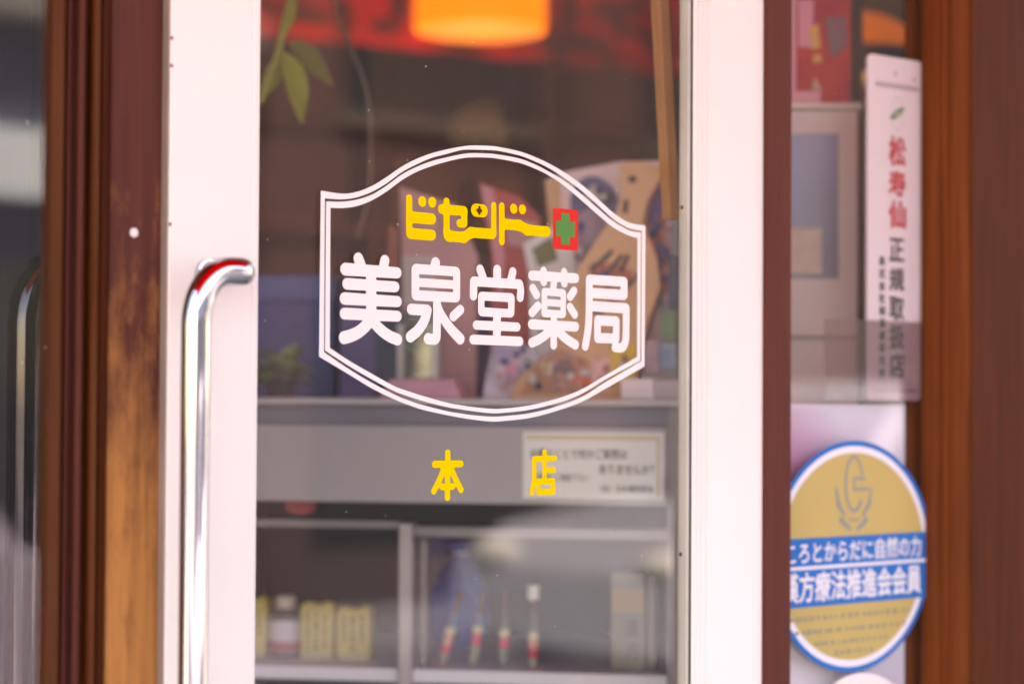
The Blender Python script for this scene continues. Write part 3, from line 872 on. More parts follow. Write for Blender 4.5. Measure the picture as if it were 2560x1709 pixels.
# white poster behind the sticker
yw = YP + 0.018
zt2 = W.hit(2100, 1010, yw)[1]
po = thing("poster", "white poster with a pink reflection painted on, behind the round gold sticker", "poster", (X(2100, yw), yw, 0.4))
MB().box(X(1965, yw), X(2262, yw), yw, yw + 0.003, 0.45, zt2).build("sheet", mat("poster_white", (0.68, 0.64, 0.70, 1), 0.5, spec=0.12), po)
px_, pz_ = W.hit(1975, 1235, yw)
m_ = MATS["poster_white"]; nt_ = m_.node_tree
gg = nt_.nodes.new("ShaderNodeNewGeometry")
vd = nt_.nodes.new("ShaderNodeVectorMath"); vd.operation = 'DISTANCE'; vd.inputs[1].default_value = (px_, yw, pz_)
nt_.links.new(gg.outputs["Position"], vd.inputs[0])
rp_ = nt_.nodes.new("ShaderNodeValToRGB")  # pink reflection painted into the sheet's colour, fading outwards
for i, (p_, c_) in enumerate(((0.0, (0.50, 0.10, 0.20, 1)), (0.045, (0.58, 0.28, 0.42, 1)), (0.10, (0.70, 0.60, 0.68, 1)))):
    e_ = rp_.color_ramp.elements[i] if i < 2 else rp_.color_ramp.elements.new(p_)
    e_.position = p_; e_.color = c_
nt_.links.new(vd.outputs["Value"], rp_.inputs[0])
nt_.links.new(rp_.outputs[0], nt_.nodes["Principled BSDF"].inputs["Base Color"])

# ================================================================== display case and what stands on and in it
o = depth_pt(1180, 1015, 2.26)
SF = Frame((o.x, o.y), math.atan2(RGT.y, RGT.x) - R(9))
def sx(px, y=0.0, py=1100): return SF.hit(px, py, y)[0]
def sz(px, py, y=0.0): return SF.hit(px, py, y)[1]
CX0, CX1 = sx(380), sx(1701)
M_case = mat("grey_case", (0.444, 0.402, 0.426, 1), 0.45, vary=0.05, vscale=3)
M_case_d = mat("lavender_case", (0.192, 0.174, 0.24, 1), 0.45, vary=0.08, vscale=3)
M_case_l = mat("pale_case", (0.56, 0.50, 0.52, 1), 0.4, vary=0.04)
M_case_i = mat("case_inside", (0.03, 0.034, 0.05, 1), 0.6, vary=0.25, vscale=4)
case = thing("display_case", "grey glass fronted display case standing behind the door glass", "display case", (0, 0, 0.004), SF)
zt0, zt1 = sz(1180, 1013), sz(1180, 996)
zh0, zh1 = sz(1180, 1258), sz(1180, 1063)
MB(SF).box(CX0, CX1 + 0.012, -0.008, 0.42, zt0, zt1).build("top", M_case_l, case, bevel=0.002)
MB(SF).box(CX0, CX1, 0.004, 0.018, zh1, zt0 - 0.0005).build("fascia", M_case_d, case)
hx = sx(1667, -0.002)
MB(SF).box(CX0, hx, -0.004, 0.03, zh0, zh1 - 0.0005).build("light_panel", M_case, case, bevel=0.0015)
MB(SF).box(hx + 0.0006, CX1, 0.0, 0.41, 0.0, zt0 - 0.0005).build("side_panel", mat("case_side", (0.25, 0.215, 0.235, 1), 0.45, vary=0.1, vscale=4), case)
MB(SF).box(CX0, CX0 + 0.015, 0.02, 0.41, 0.0, zt0 - 0.0005).build("side_panel", M_case, case)
MB(SF).box(CX0 + 0.016, hx, 0.395, 0.41, 0.0, zt0 - 0.0005).build("back_panel", M_case_i, case)
zr1, zr0 = sz(1180, 1318, 0.02), sz(1180, 1345, 0.02)
M_rail = mat("case_rail", (0.24, 0.205, 0.225, 1), 0.4, 0.2)
MB(SF).box(sx(1033, 0.03), hx, 0.03, 0.042, zr0, zr1).build("rail", M_rail, case, bevel=0.001)
MB(SF).box(CX0 + 0.016, sx(998, 0.03), 0.034, 0.046, sz(800, 1318, 0.03), sz(800, 1300, 0.03)).build("rail", M_rail, case)
MB(SF).box(sx(998, 0.02), sx(1032, 0.02), 0.02, 0.047, 0.35, sz(1010, 1308, 0.02)).build("mullion", mat("case_mullion", (0.42, 0.37, 0.40, 1), 0.35, 0.3), case, bevel=0.0015)
MB(SF).box(sx(1051, 0.05), sx(1070, 0.05), 0.05, 0.062, 0.35, sz(1060, 1345, 0.05)).build("mullion", M_rail, case)
ys_ = 0.10
zs1 = sz(800, 1645, ys_)
MB(SF).box(CX0 + 0.016, hx, 0.03, 0.393, zs1 - 0.014, zs1).build("shelf", mat("case_shelf", (0.806, 0.754, 0.832, 1), 0.4), case, bevel=0.001)
MB(SF).box(CX0 + 0.016, hx, 0.03, 0.393, zs1 - 0.32, zs1 - 0.306).build("shelf", MATS["case_shelf"], case)
MB(SF).box(CX0 + 0.016, hx, 0.03, 0.394, 0.05, 0.35).build("plinth", M_case, case)
zsr = zs1

# notice card on the light panel
ync = -0.0045
nx0, nx1 = sx(1308, ync, 1170), sx(1659, ync, 1170)
nz0, nz1 = sz(1480, 1247, ync), sz(1480, 1080, ync)
nc = thing("notice_card", "white card with black Japanese print on the grey case, behind a yellow character", "notice", (nx0, ync, nz0), SF)
MB(SF).box(nx0, nx1, ync - 0.0015, ync, nz0, nz1).build("card", mat("card_white", (0.86, 0.858, 0.845, 1), 0.6), nc)
MB(SF).add([(nx0 + 0.003, ync - 0.0018, nz1 - 0.008), (nx1 - 0.003, ync - 0.0018, nz1 - 0.008), (nx1 - 0.003, ync - 0.0018, nz1 - 0.003), (nx0 + 0.003, ync - 0.0018, nz1 - 0.003)], [(0, 1, 2, 3)]).build("cream_edge", mat("cream", (0.72, 0.60, 0.44, 1), 0.6), nc)
MB(SF).add([(nx1 - 0.007, ync - 0.002, nz0 + 0.003), (nx1 - 0.003, ync - 0.002, nz0 + 0.003), (nx1 - 0.003, ync - 0.002, nz1 - 0.003), (nx1 - 0.007, ync - 0.002, nz1 - 0.003)], [(0, 1, 2, 3)]).build("cream_edge", MATS["cream"], nc)
M_nink = mat("notice_ink", (0.10, 0.085, 0.085, 1), 0.6)
def ntext(t, ax, bx, ay, by, bold):
    text_part("notice_text", t, M_nink, nc, SF, sx(ax, ync, ay), sx(bx, ync, ay), sz((ax + bx) / 2, by, ync), sz((ax + bx) / 2, ay, ync), ync - 0.0021, bold)
ntext("お薬のことで何かご質問は", 1327, 1568, 1122, 1146, 0.012)
ntext("ありませんか？", 1499, 1635, 1161, 1184, 0.012)
ntext("お気軽にご相談下さい", 1332, 1471, 1183, 1202, 0.006)
ntext("（社）日本薬剤師会", 1502, 1634, 1212, 1230, 0.012)

# red oval tag under the panel
xq, zq = SF.hit(744, 1266, 0.02)
n = 36
rt = thing("red_tag", "small red oval tag hanging under the grey panel of the case", "tag", (xq, 0.02, zq), SF)
MB(SF).prism_y([(xq + 0.0165 * math.cos(2 * math.pi * i / n), zq + 0.0085 * math.sin(2 * math.pi * i / n)) for i in range(n)], 0.031, 0.033).build("oval", mat("tag_red", (0.42, 0.03, 0.05, 1), 0.5), rt)
MB(SF).box(xq - 0.0012, xq + 0.0012, 0.0322, 0.0330, zq + 0.007, zh0 + 0.004).build("clip", M_case_l, rt)

# ---- things in the case
def carton(nm, label, cat, px0, px1, py1, y, depth, m, zbase, group=None, side=None, extra=None):
    a, b = sx(px0, y, py1), sx(px1, y, py1)
    zt = sz((px0 + px1) / 2, py1, y)
    t = thing(nm, label, cat, ((a + b) / 2, y, zbase), SF, group)
    bo = MB(SF).box(a, b, y, y + depth, zbase, zt).build("body", m, t, bevel=0.0008)
    if extra: extra(t, a, b, zbase, zt, y)
    return t
M_yel = mat("yellow_carton", (0.576, 0.438, 0.0979, 1), 0.5, vary=0.06, vscale=12)
M_yel_ink = mat("carton_ink", (0.2, 0.14, 0.03, 1), 0.6)
ry = random.Random(31)
def yel_extra(t, a, b, z0, z1, y):
    w, h = b - a, z1 - z0
    mb = MB(SF)
    for i in range(3):                                  # three columns of upright print, each character a small block of its own size
        xx, zz = a + w * (0.22 + 0.27 * i), z1 - h * ry.uniform(0.08, 0.16)
        while zz > z0 + h * ry.uniform(0.15, 0.45):
            ch, cw = h * ry.uniform(0.03, 0.085), w * ry.uniform(0.04, 0.085)
            mb.box(xx - cw, xx + cw, y - 0.0006, y - 0.0001, zz - ch, zz)
            zz -= ch + h * ry.uniform(0.015, 0.05)
    mb.build("print", M_yel_ink, t)
    MB(SF).box(a + w * 0.04, b - w * 0.04, y - 0.0006, y - 0.0001, z0 + h * 0.03, z0 + h * ry.uniform(0.08, 0.13)).build("print_band", M_yel_band, t)
    MB(SF).box(a + w * 0.1, a + w * 0.4, y + 0.004, y + 0.008, z1, z1 + h * 0.05).build("flap", M_yel, t)
    MB(SF).box(b - w * 0.3, b - w * 0.05, y + 0.004, y + 0.008, z1, z1 + h * 0.06).build("flap", M_yel, t)
M_yel_band = mat("carton_band", (0.52, 0.47, 0.36, 1), 0.5)
G = "yellow medicine cartons on the left shelf of the case"
yb = 0.10
carton("medicine_carton", "yellow carton mostly hidden behind the door's white left stile", "carton", 598, 664, 1500, yb, 0.03, M_yel, zs1, G, extra=yel_extra)
carton("medicine_carton", "yellow carton just right of the dark medicine bottle", "carton", 752, 832, 1512, yb, 0.03, M_yel, zs1, G, extra=yel_extra)
carton("medicine_carton", "yellow carton nearest the upright bar of the display case", "carton", 842, 925, 1522, yb, 0.03, M_yel, zs1, G, extra=yel_extra)

a, b = sx(668, yb + 0.01, 1560), sx(748, yb + 0.01, 1560)
bc, brr = (a + b) / 2, (b - a) / 2
zt_b = sz(708, 1492, yb)
hb = zt_b - zs1
bt = thing("medicine_bottle", "dark brown bottle with pale cap and red and white label between yellow cartons", "bottle", (bc, yb + 0.015, zs1), SF)
MB(SF).lathe(bc, yb + 0.02, [(brr * 0.9, zs1), (brr, zs1 + 0.003), (brr, zs1 + hb * 0.66), (brr * 0.8, zs1 + hb * 0.76), (brr * 0.5, zs1 + hb * 0.8), (brr * 0.5, zs1 + hb * 0.84)]).build("body", mat("brown_bottle", (0.035, 0.015, 0.02, 1), 0.15), bt, smooth=True)
MB(SF).lathe(bc, yb + 0.02, [(brr * 0.62, zs1 + hb * 0.8), (brr * 0.64, zs1 + hb * 0.82), (brr * 0.64, zs1 + hb * 0.98), (brr * 0.55, zs1 + hb)]).build("cap", mat("cream_cap", (0.62, 0.52, 0.42, 1), 0.4), bt, smooth=True)
lb = MB(SF).lathe(bc, yb + 0.02, [(brr * 1.015, zs1 + hb * 0.06), (brr * 1.015, zs1 + hb * 0.6)]).build("label", mat("label_white", (0.58, 0.50, 0.56, 1), 0.5), bt, smooth=True)
for k in range(3):
    MB(SF).lathe(bc, yb + 0.02, [(brr * 1.03, zs1 + hb * (0.08 + 0.0 * k)), (brr * 1.03, zs1 + hb * 0.26)]).build("label_stripe", mat("label_red", (0.38, 0.06, 0.10, 1), 0.5), lb, smooth=True) if k == 0 else None

# four slim bottles
yt = 0.085
GB = "slim tonic bottles on the right shelf of the case"
M_clear = glass("bottle_glass", (0.86, 0.9, 0.87, 1), 0.06, 0.05)
M_lcream = mat("neck_cream", (0.66, 0.58, 0.34, 1), 0.5)
M_lsal = mat("neck_salmon", (0.75, 0.34, 0.26, 1), 0.5)
M_lred = mat("neck_red", (0.72, 0.06, 0.14, 1), 0.5)
M_lgrey = mat("neck_grey", (0.34, 0.34, 0.28, 1), 0.5)
M_lgreen = mat("neck_green", (0.27, 0.31, 0.29, 1), 0.5)
M_cork = mat("dark_red_cap", (0.10, 0.012, 0.02, 1), 0.4)
M_wcap = mat("white_bottle_cap", (0.78, 0.74, 0.68, 1), 0.4)
B4 = [(1105, 1127, "leftmost slim bottle, leaning, with salmon and red bands", [(1567, 1582, M_lcream), (1582, 1612, M_lsal), (1612, 1630, M_lred), (1630, 1652, M_lgrey), (1652, 1668, M_lsal)]),
      (1182, 1195, "second slim bottle from the case's upright bar, one red band on a plain body", [(1564, 1580, M_lcream), (1580, 1610, M_lred), (1610, 1690, M_lgrey)]),
      (1258, 1262, "third slim bottle, greenish body with one wide red band", [(1572, 1590, M_lcream), (1590, 1618, M_lred), (1618, 1698, M_lgreen)]),
      (1332, 1334, "slim bottle with a white cap, rightmost of the four in the case", [(1578, 1596, M_lcream), (1596, 1620, M_lsal), (1620, 1642, M_lred), (1642, 1668, M_lgrey), (1668, 1682, M_lsal), (1682, 1702, M_lcream)])]
for i, (pb, ptop, lab, bands) in enumerate(B4):
    xb_, xt_ = sx(pb, yt, 1690), sx(ptop, yt, 1570)
    z0 = zs1
    zt1_ = sz(ptop, 1570, yt)
    tl = ((xt_ - xb_) / (zt1_ - z0), 0)
    r = 0.0056
    t = thing("tonic_bottle", lab, "bottle", (xb_, yt, z0), SF, GB)
    ztop = sz(ptop, 1510, yt)
    MB(SF).lathe(xb_, yt, [(r * 0.9, z0 + 0.0002), (r, z0 + 0.002), (r, zt1_ - 0.001), (r * 0.72, zt1_ + 0.003), (r * 0.5, zt1_ + 0.008), (r * 0.5, ztop)], 18, tl).build("body", M_clear, t, smooth=True)
    MB(SF).lathe(xb_ + tl[0] * (ztop - 0.006 - z0), yt, [(r * 0.62, ztop - 0.008), (r * 0.62, ztop + 0.012), (r * 0.5, ztop + 0.014)], 18, tl).build("cap", M_cork, t, smooth=True)
    if i == 3:
        z_a, z_b = sz(ptop, 1500, yt), sz(ptop, 1462, yt)
        MB(SF).lathe(xb_, yt, [(r * 0.6, z_a), (r * 1.15, z_a + 0.003), (r * 1.15, z_b - 0.002), (r * 1.0, z_b)], 18).build("cap", M_wcap, t, smooth=True)
    for p1, p0, mm_ in bands:
        za_, zb3 = max(sz(pb, p0, yt), z0 + 0.001), sz(pb, p1, yt)
        MB(SF).lathe(xb_ + tl[0] * (za_ - z0), yt, [(r * 1.06, za_), (r * 1.06, zb3)], 18, tl).build("label", mm_, t, smooth=True)

# blue pouch at the back
yk = 0.24
xk, _ = SF.hit(1150, 1500, yk)
zk0 = zs1
def pz(py): return sz(1150, py, yk)
pouch = thing("blue_pouch", "crumpled royal blue cloth pouch deep inside the case", "pouch", (xk, yk, zk0), SF)
mb = MB(SF)
mb.lathe(xk, yk, [(0.022, zk0 + 0.0005), (0.034, zk0 + 0.02), (0.034, pz(1510)), (0.030, pz(1470)), (0.020, pz(1420)), (0.010, pz(1392)), (0.006, pz(1382)), (0.013, pz(1368)), (0.016, pz(1352))], 30)
nn = 0
for i, v in enumerate(mb.v):
    a = math.atan2(v[1] - yk, v[0] - xk)
    k = 1 + 0.10 * math.sin(5 * a + 30 * v[2]) + 0.05 * math.sin(11 * a)
    mb.v[i] = (xk + (v[0] - xk) * k, yk + (v[1] - yk) * k, v[2])
mb.build("bag", mat("blue_cloth", (0.0392, 0.084, 0.358, 1), 0.7, vary=0.3, vscale=30), pouch, smooth=True)
MB(SF).lathe(xk, yk, [(0.0075, pz(1386)), (0.0088, pz(1383)), (0.0075, pz(1378))], 20).build("cord", mat("pale_cord", (0.5, 0.5, 0.6, 1), 0.7), pouch, smooth=True)
# grey bottle behind the pouch
xg, _ = SF.hit(1095, 1400, 0.30)
tg = thing("grey_canister", "tall grey violet canister behind the blue pouch", "canister", (xg, 0.30, zs1), SF)
zg = lambda py: sz(1095, py, 0.30)
MB(SF).lathe(xg, 0.30, [(0.022, zs1 + 0.0005), (0.023, zs1 + 0.003), (0.023, zg(1400)), (0.018, zg(1385))], 28).build("body", mat("canister_grey", (0.22, 0.20, 0.27, 1), 0.5), tg, smooth=True)
MB(SF).lathe(xg, 0.30, [(0.0195, zg(1386)), (0.0195, zg(1345)), (0.018, zg(1340))], 28).build("lid", mat("canister_blue", (0.10, 0.12, 0.34, 1), 0.5), tg, smooth=True)

# cream cards with brush writing, in the right end of the case
M_cream = mat("cream_card", (0.27, 0.24, 0.203, 1), 0.6, vary=0.05, vscale=10)
yc = 0.07
def card(nm, label, cat, fr, pts, y, th, m, lean=0.0, group=None):
    P = [fr.hit(px, py, y) for px, py in pts]
    t = thing(nm, label, cat, (sum(p[0] for p in P) / len(P), y, min(p[1] for p in P)), fr, group)
    MB(fr).prism_y(P, y, y + th, lean).build("sheet", m, t)
    return t
cc = thing("cream_box", "tall cream box with grey brush writing at the right end of the case", "box", (sx(1570, yc), yc, zs1), SF)
MB(SF).box(sx(1530, yc), sx(1615, yc), yc, yc + 0.03, zs1 + 0.0003, sz(1570, 1432, yc)).build("body", M_cream, cc, bevel=0.0008)
MB(SF).box(sx(1533, yc), sx(1612, yc), yc - 0.0006, yc - 0.0002, sz(1570, 1530, yc), sz(1570, 1470, yc)).build("band", mat("peach_band", (0.435, 0.285, 0.165, 1), 0.6), cc)
text_part("brush_writing", "漢", mat("brush_grey", (0.16, 0.13, 0.14, 1), 0.7), cc, SF, sx(1562, yc), sx(1600, yc), sz(1580, 1592, yc), sz(1580, 1545, yc), yc - 0.0006, 0.01)
text_part("brush_writing", "方", MATS["brush_grey"], cc, SF, sx(1565, yc), sx(1602, yc), sz(1580, 1648, yc), sz(1580, 1602, yc), yc - 0.0006, 0.01)
tag(MB(SF).box(sx(1619, yc), sx(1640, yc), yc + 0.002, yc + 0.03, zs1 + 0.0003, sz(1630, 1440, yc)).build("box", mat("tan_box", (0.24, 0.21, 0.188, 1), 0.6), bevel=0.0008), "narrow tan box squeezed between the cream box and the case side", "box")

# ---- things on top of the case
ZT = zt1
def base(px, y, py=1000): return ZT
# big navy carton at the back left
yn = 0.25
nb = thing("navy_box", "large navy blue box with a lighter lid, on the case behind the lettering", "box", (sx(760, yn), yn, ZT), SF)
MB(SF).box(sx(600, yn), sx(828, yn), yn, yn + 0.14, ZT + 0.0003, sz(720, 752, yn)).build("body", mat("navy_card", (0.05, 0.062, 0.25, 1), 0.5, vary=0.35, vscale=9), nb, bevel=0.002)
MB(SF).box(sx(597, yn), sx(832, yn), yn - 0.003, yn + 0.143, sz(720, 751, yn), sz(720, 688, yn)).build("lid", mat("slate_blue", (0.1, 0.125, 0.36, 1), 0.5), nb, bevel=0.002)
vb = thing("purple_box", "wide violet box on the case behind the middle white characters", "box", (sx(1030, yn), yn, ZT), SF)
MB(SF).box(sx(836, yn), sx(1236, yn), yn + 0.02, yn + 0.14, ZT + 0.0003, sz(1030, 735, yn)).build("body", mat("violet_card", (0.2, 0.13, 0.42, 1), 0.5, vary=0.25, vscale=7), vb, bevel=0.002)
MB(SF).box(sx(926, yn), sx(990, yn), yn + 0.0185, yn + 0.0197, ZT + 0.001, sz(960, 760, yn)).build("stripe", mat("blue_card", (0.045, 0.055, 0.17, 1), 0.5), vb)

# small green plant
yp = 0.10
xg0, zg0 = SF.hit(690, 925, yp)
plant = thing("potted_plant", "small bushy green plant in a dark pot at the left end of the case top", "plant", (xg0, yp, ZT), SF)
MB(SF).lathe(xg0, yp + 0.02, [(0.015, ZT + 0.0003), (0.020, ZT + 0.018), (0.021, ZT + 0.02), (0.018, ZT + 0.02)], 24).build("pot", mat("dark_pot", (0.035, 0.04, 0.06, 1), 0.4), plant, smooth=True)
rr = random.Random(11)
def leaf_mesh(mb, base_, dirv, up, L, w, bend=0.25, n=7):
    dirv = Vector(dirv).normalized(); up = Vector(up)
    side = dirv.cross(up).normalized(); nn_ = side.cross(dirv).normalized()
    vs, fs = [], []
    for i in range(n + 1):
        t = i / n
        c = Vector(base_) + dirv * (L * t) - nn_ * (bend * L * t * t)
        ww = w * math.sin(math.pi * (t ** 0.8)) * 0.5 + 0.0004
        vs += [c - side * ww + nn_ * ww * 0.25, c, c + side * ww + nn_ * ww * 0.25]
    for i in range(n):
        for k in (0, 1):
            a = i * 3 + k
            fs.append((a, a + 1, a + 4, a + 3))
    mb.add(vs, fs)
fol, fol2 = MB(SF), MB(SF)
for i in range(46):
    a = rr.uniform(0, 2 * math.pi); e = rr.uniform(-0.2, 1.2)
    d = Vector((math.cos(a) * math.cos(e), math.sin(a) * math.cos(e), math.sin(e)))
    b0 = Vector((xg0, yp + 0.02, ZT + 0.026)) + d * rr.uniform(0.004, 0.02)
    leaf_mesh(fol if rr.random() < 0.6 else fol2, b0, d, (0.1, 0.2, 1), rr.uniform(0.018, 0.028), rr.uniform(0.015, 0.022), 0.4, 5)
fol.build("foliage", mat("green_leaf", (0.136, 0.272, 0.08, 1), 0.5, vary=0.3, vscale=40), plant)
fol2.build("foliage", mat("pale_leaf", (0.416, 0.576, 0.288, 1), 0.5, vary=0.25, vscale=40), plant)

# glass bottle on a pink tray
ybt = 0.085
tr = thing("pink_tray", "pink tray with sloping ends under the square glass bottle", "tray", (sx(1050, ybt), ybt, ZT), SF)
xa_, xb2 = sx(945, ybt), sx(1152, ybt)
zt_r = sz(1050, 947, ybt)
MB(SF).add([(xa_, ybt, ZT + 0.0003), (xb2, ybt, ZT + 0.0003), (xb2, ybt + 0.06, ZT + 0.0003), (xa_, ybt + 0.06, ZT + 0.0003),
            (xa_ + 0.012, ybt + 0.006, zt_r), (xb2 - 0.010, ybt + 0.006, zt_r), (xb2 - 0.010, ybt + 0.054, zt_r), (xa_ + 0.012, ybt + 0.054, zt_r)],
           [(0, 3, 2, 1), (4, 5, 6, 7), (0, 1, 5, 4), (1, 2, 6, 5), (2, 3, 7, 6), (3, 0, 4, 7)]).build("body", mat("pink_cloth", (0.86, 0.416, 0.562, 1), 0.7, vary=0.1, vscale=20), tr, bevel=0.002)
gb = thing("glass_bottle", "square clear glass bottle with thick sides and a round green stopper", "bottle", (sx(1036, ybt), ybt, zt_r), SF)
ya, yb3 = ybt + 0.012, ybt + 0.045
xq0, xq1 = sx(984, ybt), sx(1088, ybt)
zq0, zq1 = zt_r + 0.0003, sz(1036, 762, ybt)
M_thick = mat("milky_glass", (0.50, 0.46, 0.47, 1), 0.15)
MB(SF).box(xq0, xq0 + 0.008, ya, yb3, zq0, zq1 - 0.02).box(xq1 - 0.008, xq1, ya, yb3, zq0, zq1 - 0.02).build("side", M_thick, gb, bevel=0.001)
MB(SF).box(xq0 + 0.0082, xq1 - 0.0082, ya, ya + 0.002, zq0 + 0.001, zq1 - 0.02).box(xq0 + 0.0082, xq1 - 0.0082, yb3 - 0.002, yb3, zq0 + 0.001, zq1 - 0.02).build("wall", glass("bottle_wall", (0.8, 0.84, 0.82, 1), 0.07, 0.06), gb)
xm_ = (xq0 + xq1) / 2
MB(SF).lathe(xm_, (ya + yb3) / 2, [((xq1 - xq0) * 0.46, zq1 - 0.0198), ((xq1 - xq0) * 0.36, zq1 - 0.006), ((xq1 - xq0) * 0.25, zq1)], 28).build("shoulder", mat("grey_glass", (0.30, 0.31, 0.31, 1), 0.15), gb, smooth=True)
zc_ = sz(1020, 866, ybt)
MB(SF).ball((sx(1020, ya), ya + 0.012, zc_), 0.0075).build("stopper", mat("mint_glass", (0.40, 0.50, 0.36, 1), 0.2), gb, smooth=True)
MB(SF).box(sx(1030, ya), sx(1068, ya), ya + 0.006, yb3 - 0.006, zq0 + 0.0015, sz(1048, 932, ya)).build("inner_block", mat("white_block", (0.74, 0.68, 0.72, 1), 0.5), gb, bevel=0.001)
MB(SF).box(sx(1018, ya), sx(1046, ya), yb3 - 0.0035, yb3 - 0.0025, sz(1030, 920, ya), sz(1030, 905, ya)).build("label", mat("rust_label", (0.42, 0.16, 0.10, 1), 0.6), gb)

# leaflets and boards standing on the case
M_pinkl = mat("dull_pink_card", (0.645, 0.312, 0.333, 1), 0.6, vary=0.15, vscale=8)
M_redl = mat("dark_red_card", (0.562, 0.0874, 0.0936, 1), 0.6, vary=0.15, vscale=8)
M_greyl = mat("grey_pink_card", (0.624, 0.499, 0.499, 1), 0.6, vary=0.12, vscale=9)
yl = 0.17
t = card("leaflet", "dull pink leaflet with a slanting top behind the yellow lettering", "leaflet", SF, [(998, 466), (1140, 512), (1195, 640), (1190, 1002), (1010, 1002), (1004, 620)], yl, 0.002, M_pinkl)
flat([(1006, 640), (1090, 640), (1090, 760), (1010, 760)], yl - 0.0008, SF).build("grey_patch", M_greyl, t)
flat([(972, 560), (996, 575), (992, 690), (965, 690)], yl - 0.001, SF).build("rust_strip", mat("rust_card", (0.32, 0.08, 0.05, 1), 0.6), t)
t = card("leaflet", "dark red leaflet with a pink folded edge behind the yellow lettering", "leaflet", SF, [(1200, 458), (1300, 492), (1352, 545), (1335, 640), (1350, 760), (1330, 1002), (1225, 1002), (1230, 640)], yl - 0.02, 0.002, M_redl)
flat([(1200, 459), (1232, 470), (1262, 640), (1250, 760), (1234, 640)], yl - 0.0208, SF).build("pink_fold", mat("rose_card", (0.736, 0.272, 0.32, 1), 0.6), t)
flat([(1262, 545), (1345, 556), (1312, 620), (1270, 610)], yl - 0.0208, SF).build("pink_patch", M_pinkl, t)
t = card("leaflet", "pale leaflet with a green patch and white edge leaning beside the red one", "leaflet", SF, [(1308, 610), (1372, 566), (1432, 600), (1440, 690), (1400, 1002), (1330, 1002), (1322, 690)], yl - 0.045, 0.002, mat("pale_lilac", (0.86, 0.749, 0.79, 1), 0.6, vary=0.12, vscale=10))
flat([(1330, 622), (1380, 590), (1396, 650), (1345, 668)], yl - 0.0458, SF).build("green_patch", mat("olive_card", (0.17, 0.18, 0.075, 1), 0.6), t)
flat([(1345, 800), (1392, 770), (1390, 830), (1350, 850)], yl - 0.0458, SF).build("yellow_patch", mat("mustard_card", (0.42, 0.31, 0.10, 1), 0.6), t)
yl2 = 0.09
LILAC = t = card("leaflet", "lilac and pink printed leaflet standing low in front of the violet box", "leaflet", SF, [(1232, 862), (1300, 856), (1345, 880), (1330, 1000), (1206, 1000), (1218, 920)], yl2, 0.002, mat("lilac_print", (0.86, 0.686, 0.832, 1), 0.6, col2=(0.36, 0.30, 0.36, 1), vscale=40))
flat([(1258, 905), (1300, 905), (1296, 962), (1262, 966)], yl2 - 0.0008, SF).build("rose_patch", mat("rose_print", (0.8, 0.32, 0.464, 1), 0.6), t)
flat([(1240, 872), (1290, 868), (1290, 900), (1244, 902)], yl2 - 0.0008, SF).build("violet_patch", mat("violet_print", (0.448, 0.352, 0.576, 1), 0.6), t)
flat([(1312, 890), (1336, 900), (1326, 985), (1305, 985)], yl2 - 0.0008, SF).build("mint_patch", mat("mint_print", (0.34, 0.36, 0.33, 1), 0.6), t)

# blue and white picture board with a kraft paper figure-eight shape in front
yb4 = 0.14
M_kraft = mat("kraft_paper", (0.749, 0.416, 0.239, 1), 0.7, vary=0.1, vscale=12)
M_kraftd = mat("kraft_dark", (0.25, 0.125, 0.075, 1), 0.7, vary=0.12, vscale=10)
BOARD = t = card("picture_board", "blue and white picture board behind the kraft paper bag", "board", SF, [(1362, 452), (1410, 430), (1545, 405), (1690, 400), (1690, 1003), (1340, 1003), (1372, 560)], yb4, 0.003, mat("board_pink", (0.832, 0.582, 0.603, 1), 0.6, vary=0.12, vscale=8))
def oval(px, py, a, b, y, rot=0, n=28):
    c0, s0 = math.cos(R(rot)), math.sin(R(rot))
    return [(px + a * math.cos(2 * math.pi * i / n) * c0 - b * math.sin(2 * math.pi * i / n) * s0, py + a * math.cos(2 * math.pi * i / n) * s0 + b * math.sin(2 * math.pi * i / n) * c0) for i in range(n)]
M_navyp = mat("navy_print", (0.114, 0.114, 0.27, 1), 0.6, vary=0.3, vscale=18)
M_plum = mat("plum_print", (0.354, 0.229, 0.333, 1), 0.6, vary=0.25, vscale=18)
flat(oval(1490, 520, 62, 82, 0, -18), yb4 - 0.0008, SF).build("navy_oval", M_navyp, t)
flat(oval(1470, 590, 45, 70, 0, 10), yb4 - 0.0014, SF).build("plum_oval", M_plum, t)
flat(oval(1655, 500, 38, 72, 0, 14), yb4 - 0.0008, SF).build("navy_oval", M_navyp, t)
flat([(1362, 454), (1402, 440), (1400, 560), (1374, 575)], yb4 - 0.0012, SF).build("kraft_strip", M_kraft, t)
flat([(1606, 480), (1618, 470), (1622, 570), (1606, 610), (1600, 570)], yb4 - 0.0012, SF).build("red_edge", M_redl, t)
flat([(1630, 585), (1680, 560), (1688, 700), (1650, 760), (1620, 720)], yb4 - 0.0010, SF).build("salmon_patch", mat("salmon_print", (0.608, 0.256, 0.192, 1), 0.6, vary=0.25, vscale=25), t)
flat(oval(1668, 655, 24, 55, 0, -25), yb4 - 0.0016, SF).build("navy_patch", M_navyp, t)
yk2 = 0.085
kb = card("kraft_bag", "tan kraft paper bag with dark brush strokes, right of centre on the case", "paper bag", SF,
          [(1545, 412), (1590, 402), (1650, 414), (1652, 440), (1618, 500), (1606, 560), (1640, 640), (1650, 720), (1620, 800), (1600, 880), (1585, 1002), (1270, 1002), (1300, 940), (1380, 880), (1410, 760), (1440, 680), (1490, 600), (1540, 530), (1556, 470)], yk2, 0.03, M_kraft)
M_bstroke = mat("bag_ink", (0.05, 0.04, 0.05, 1), 0.7)
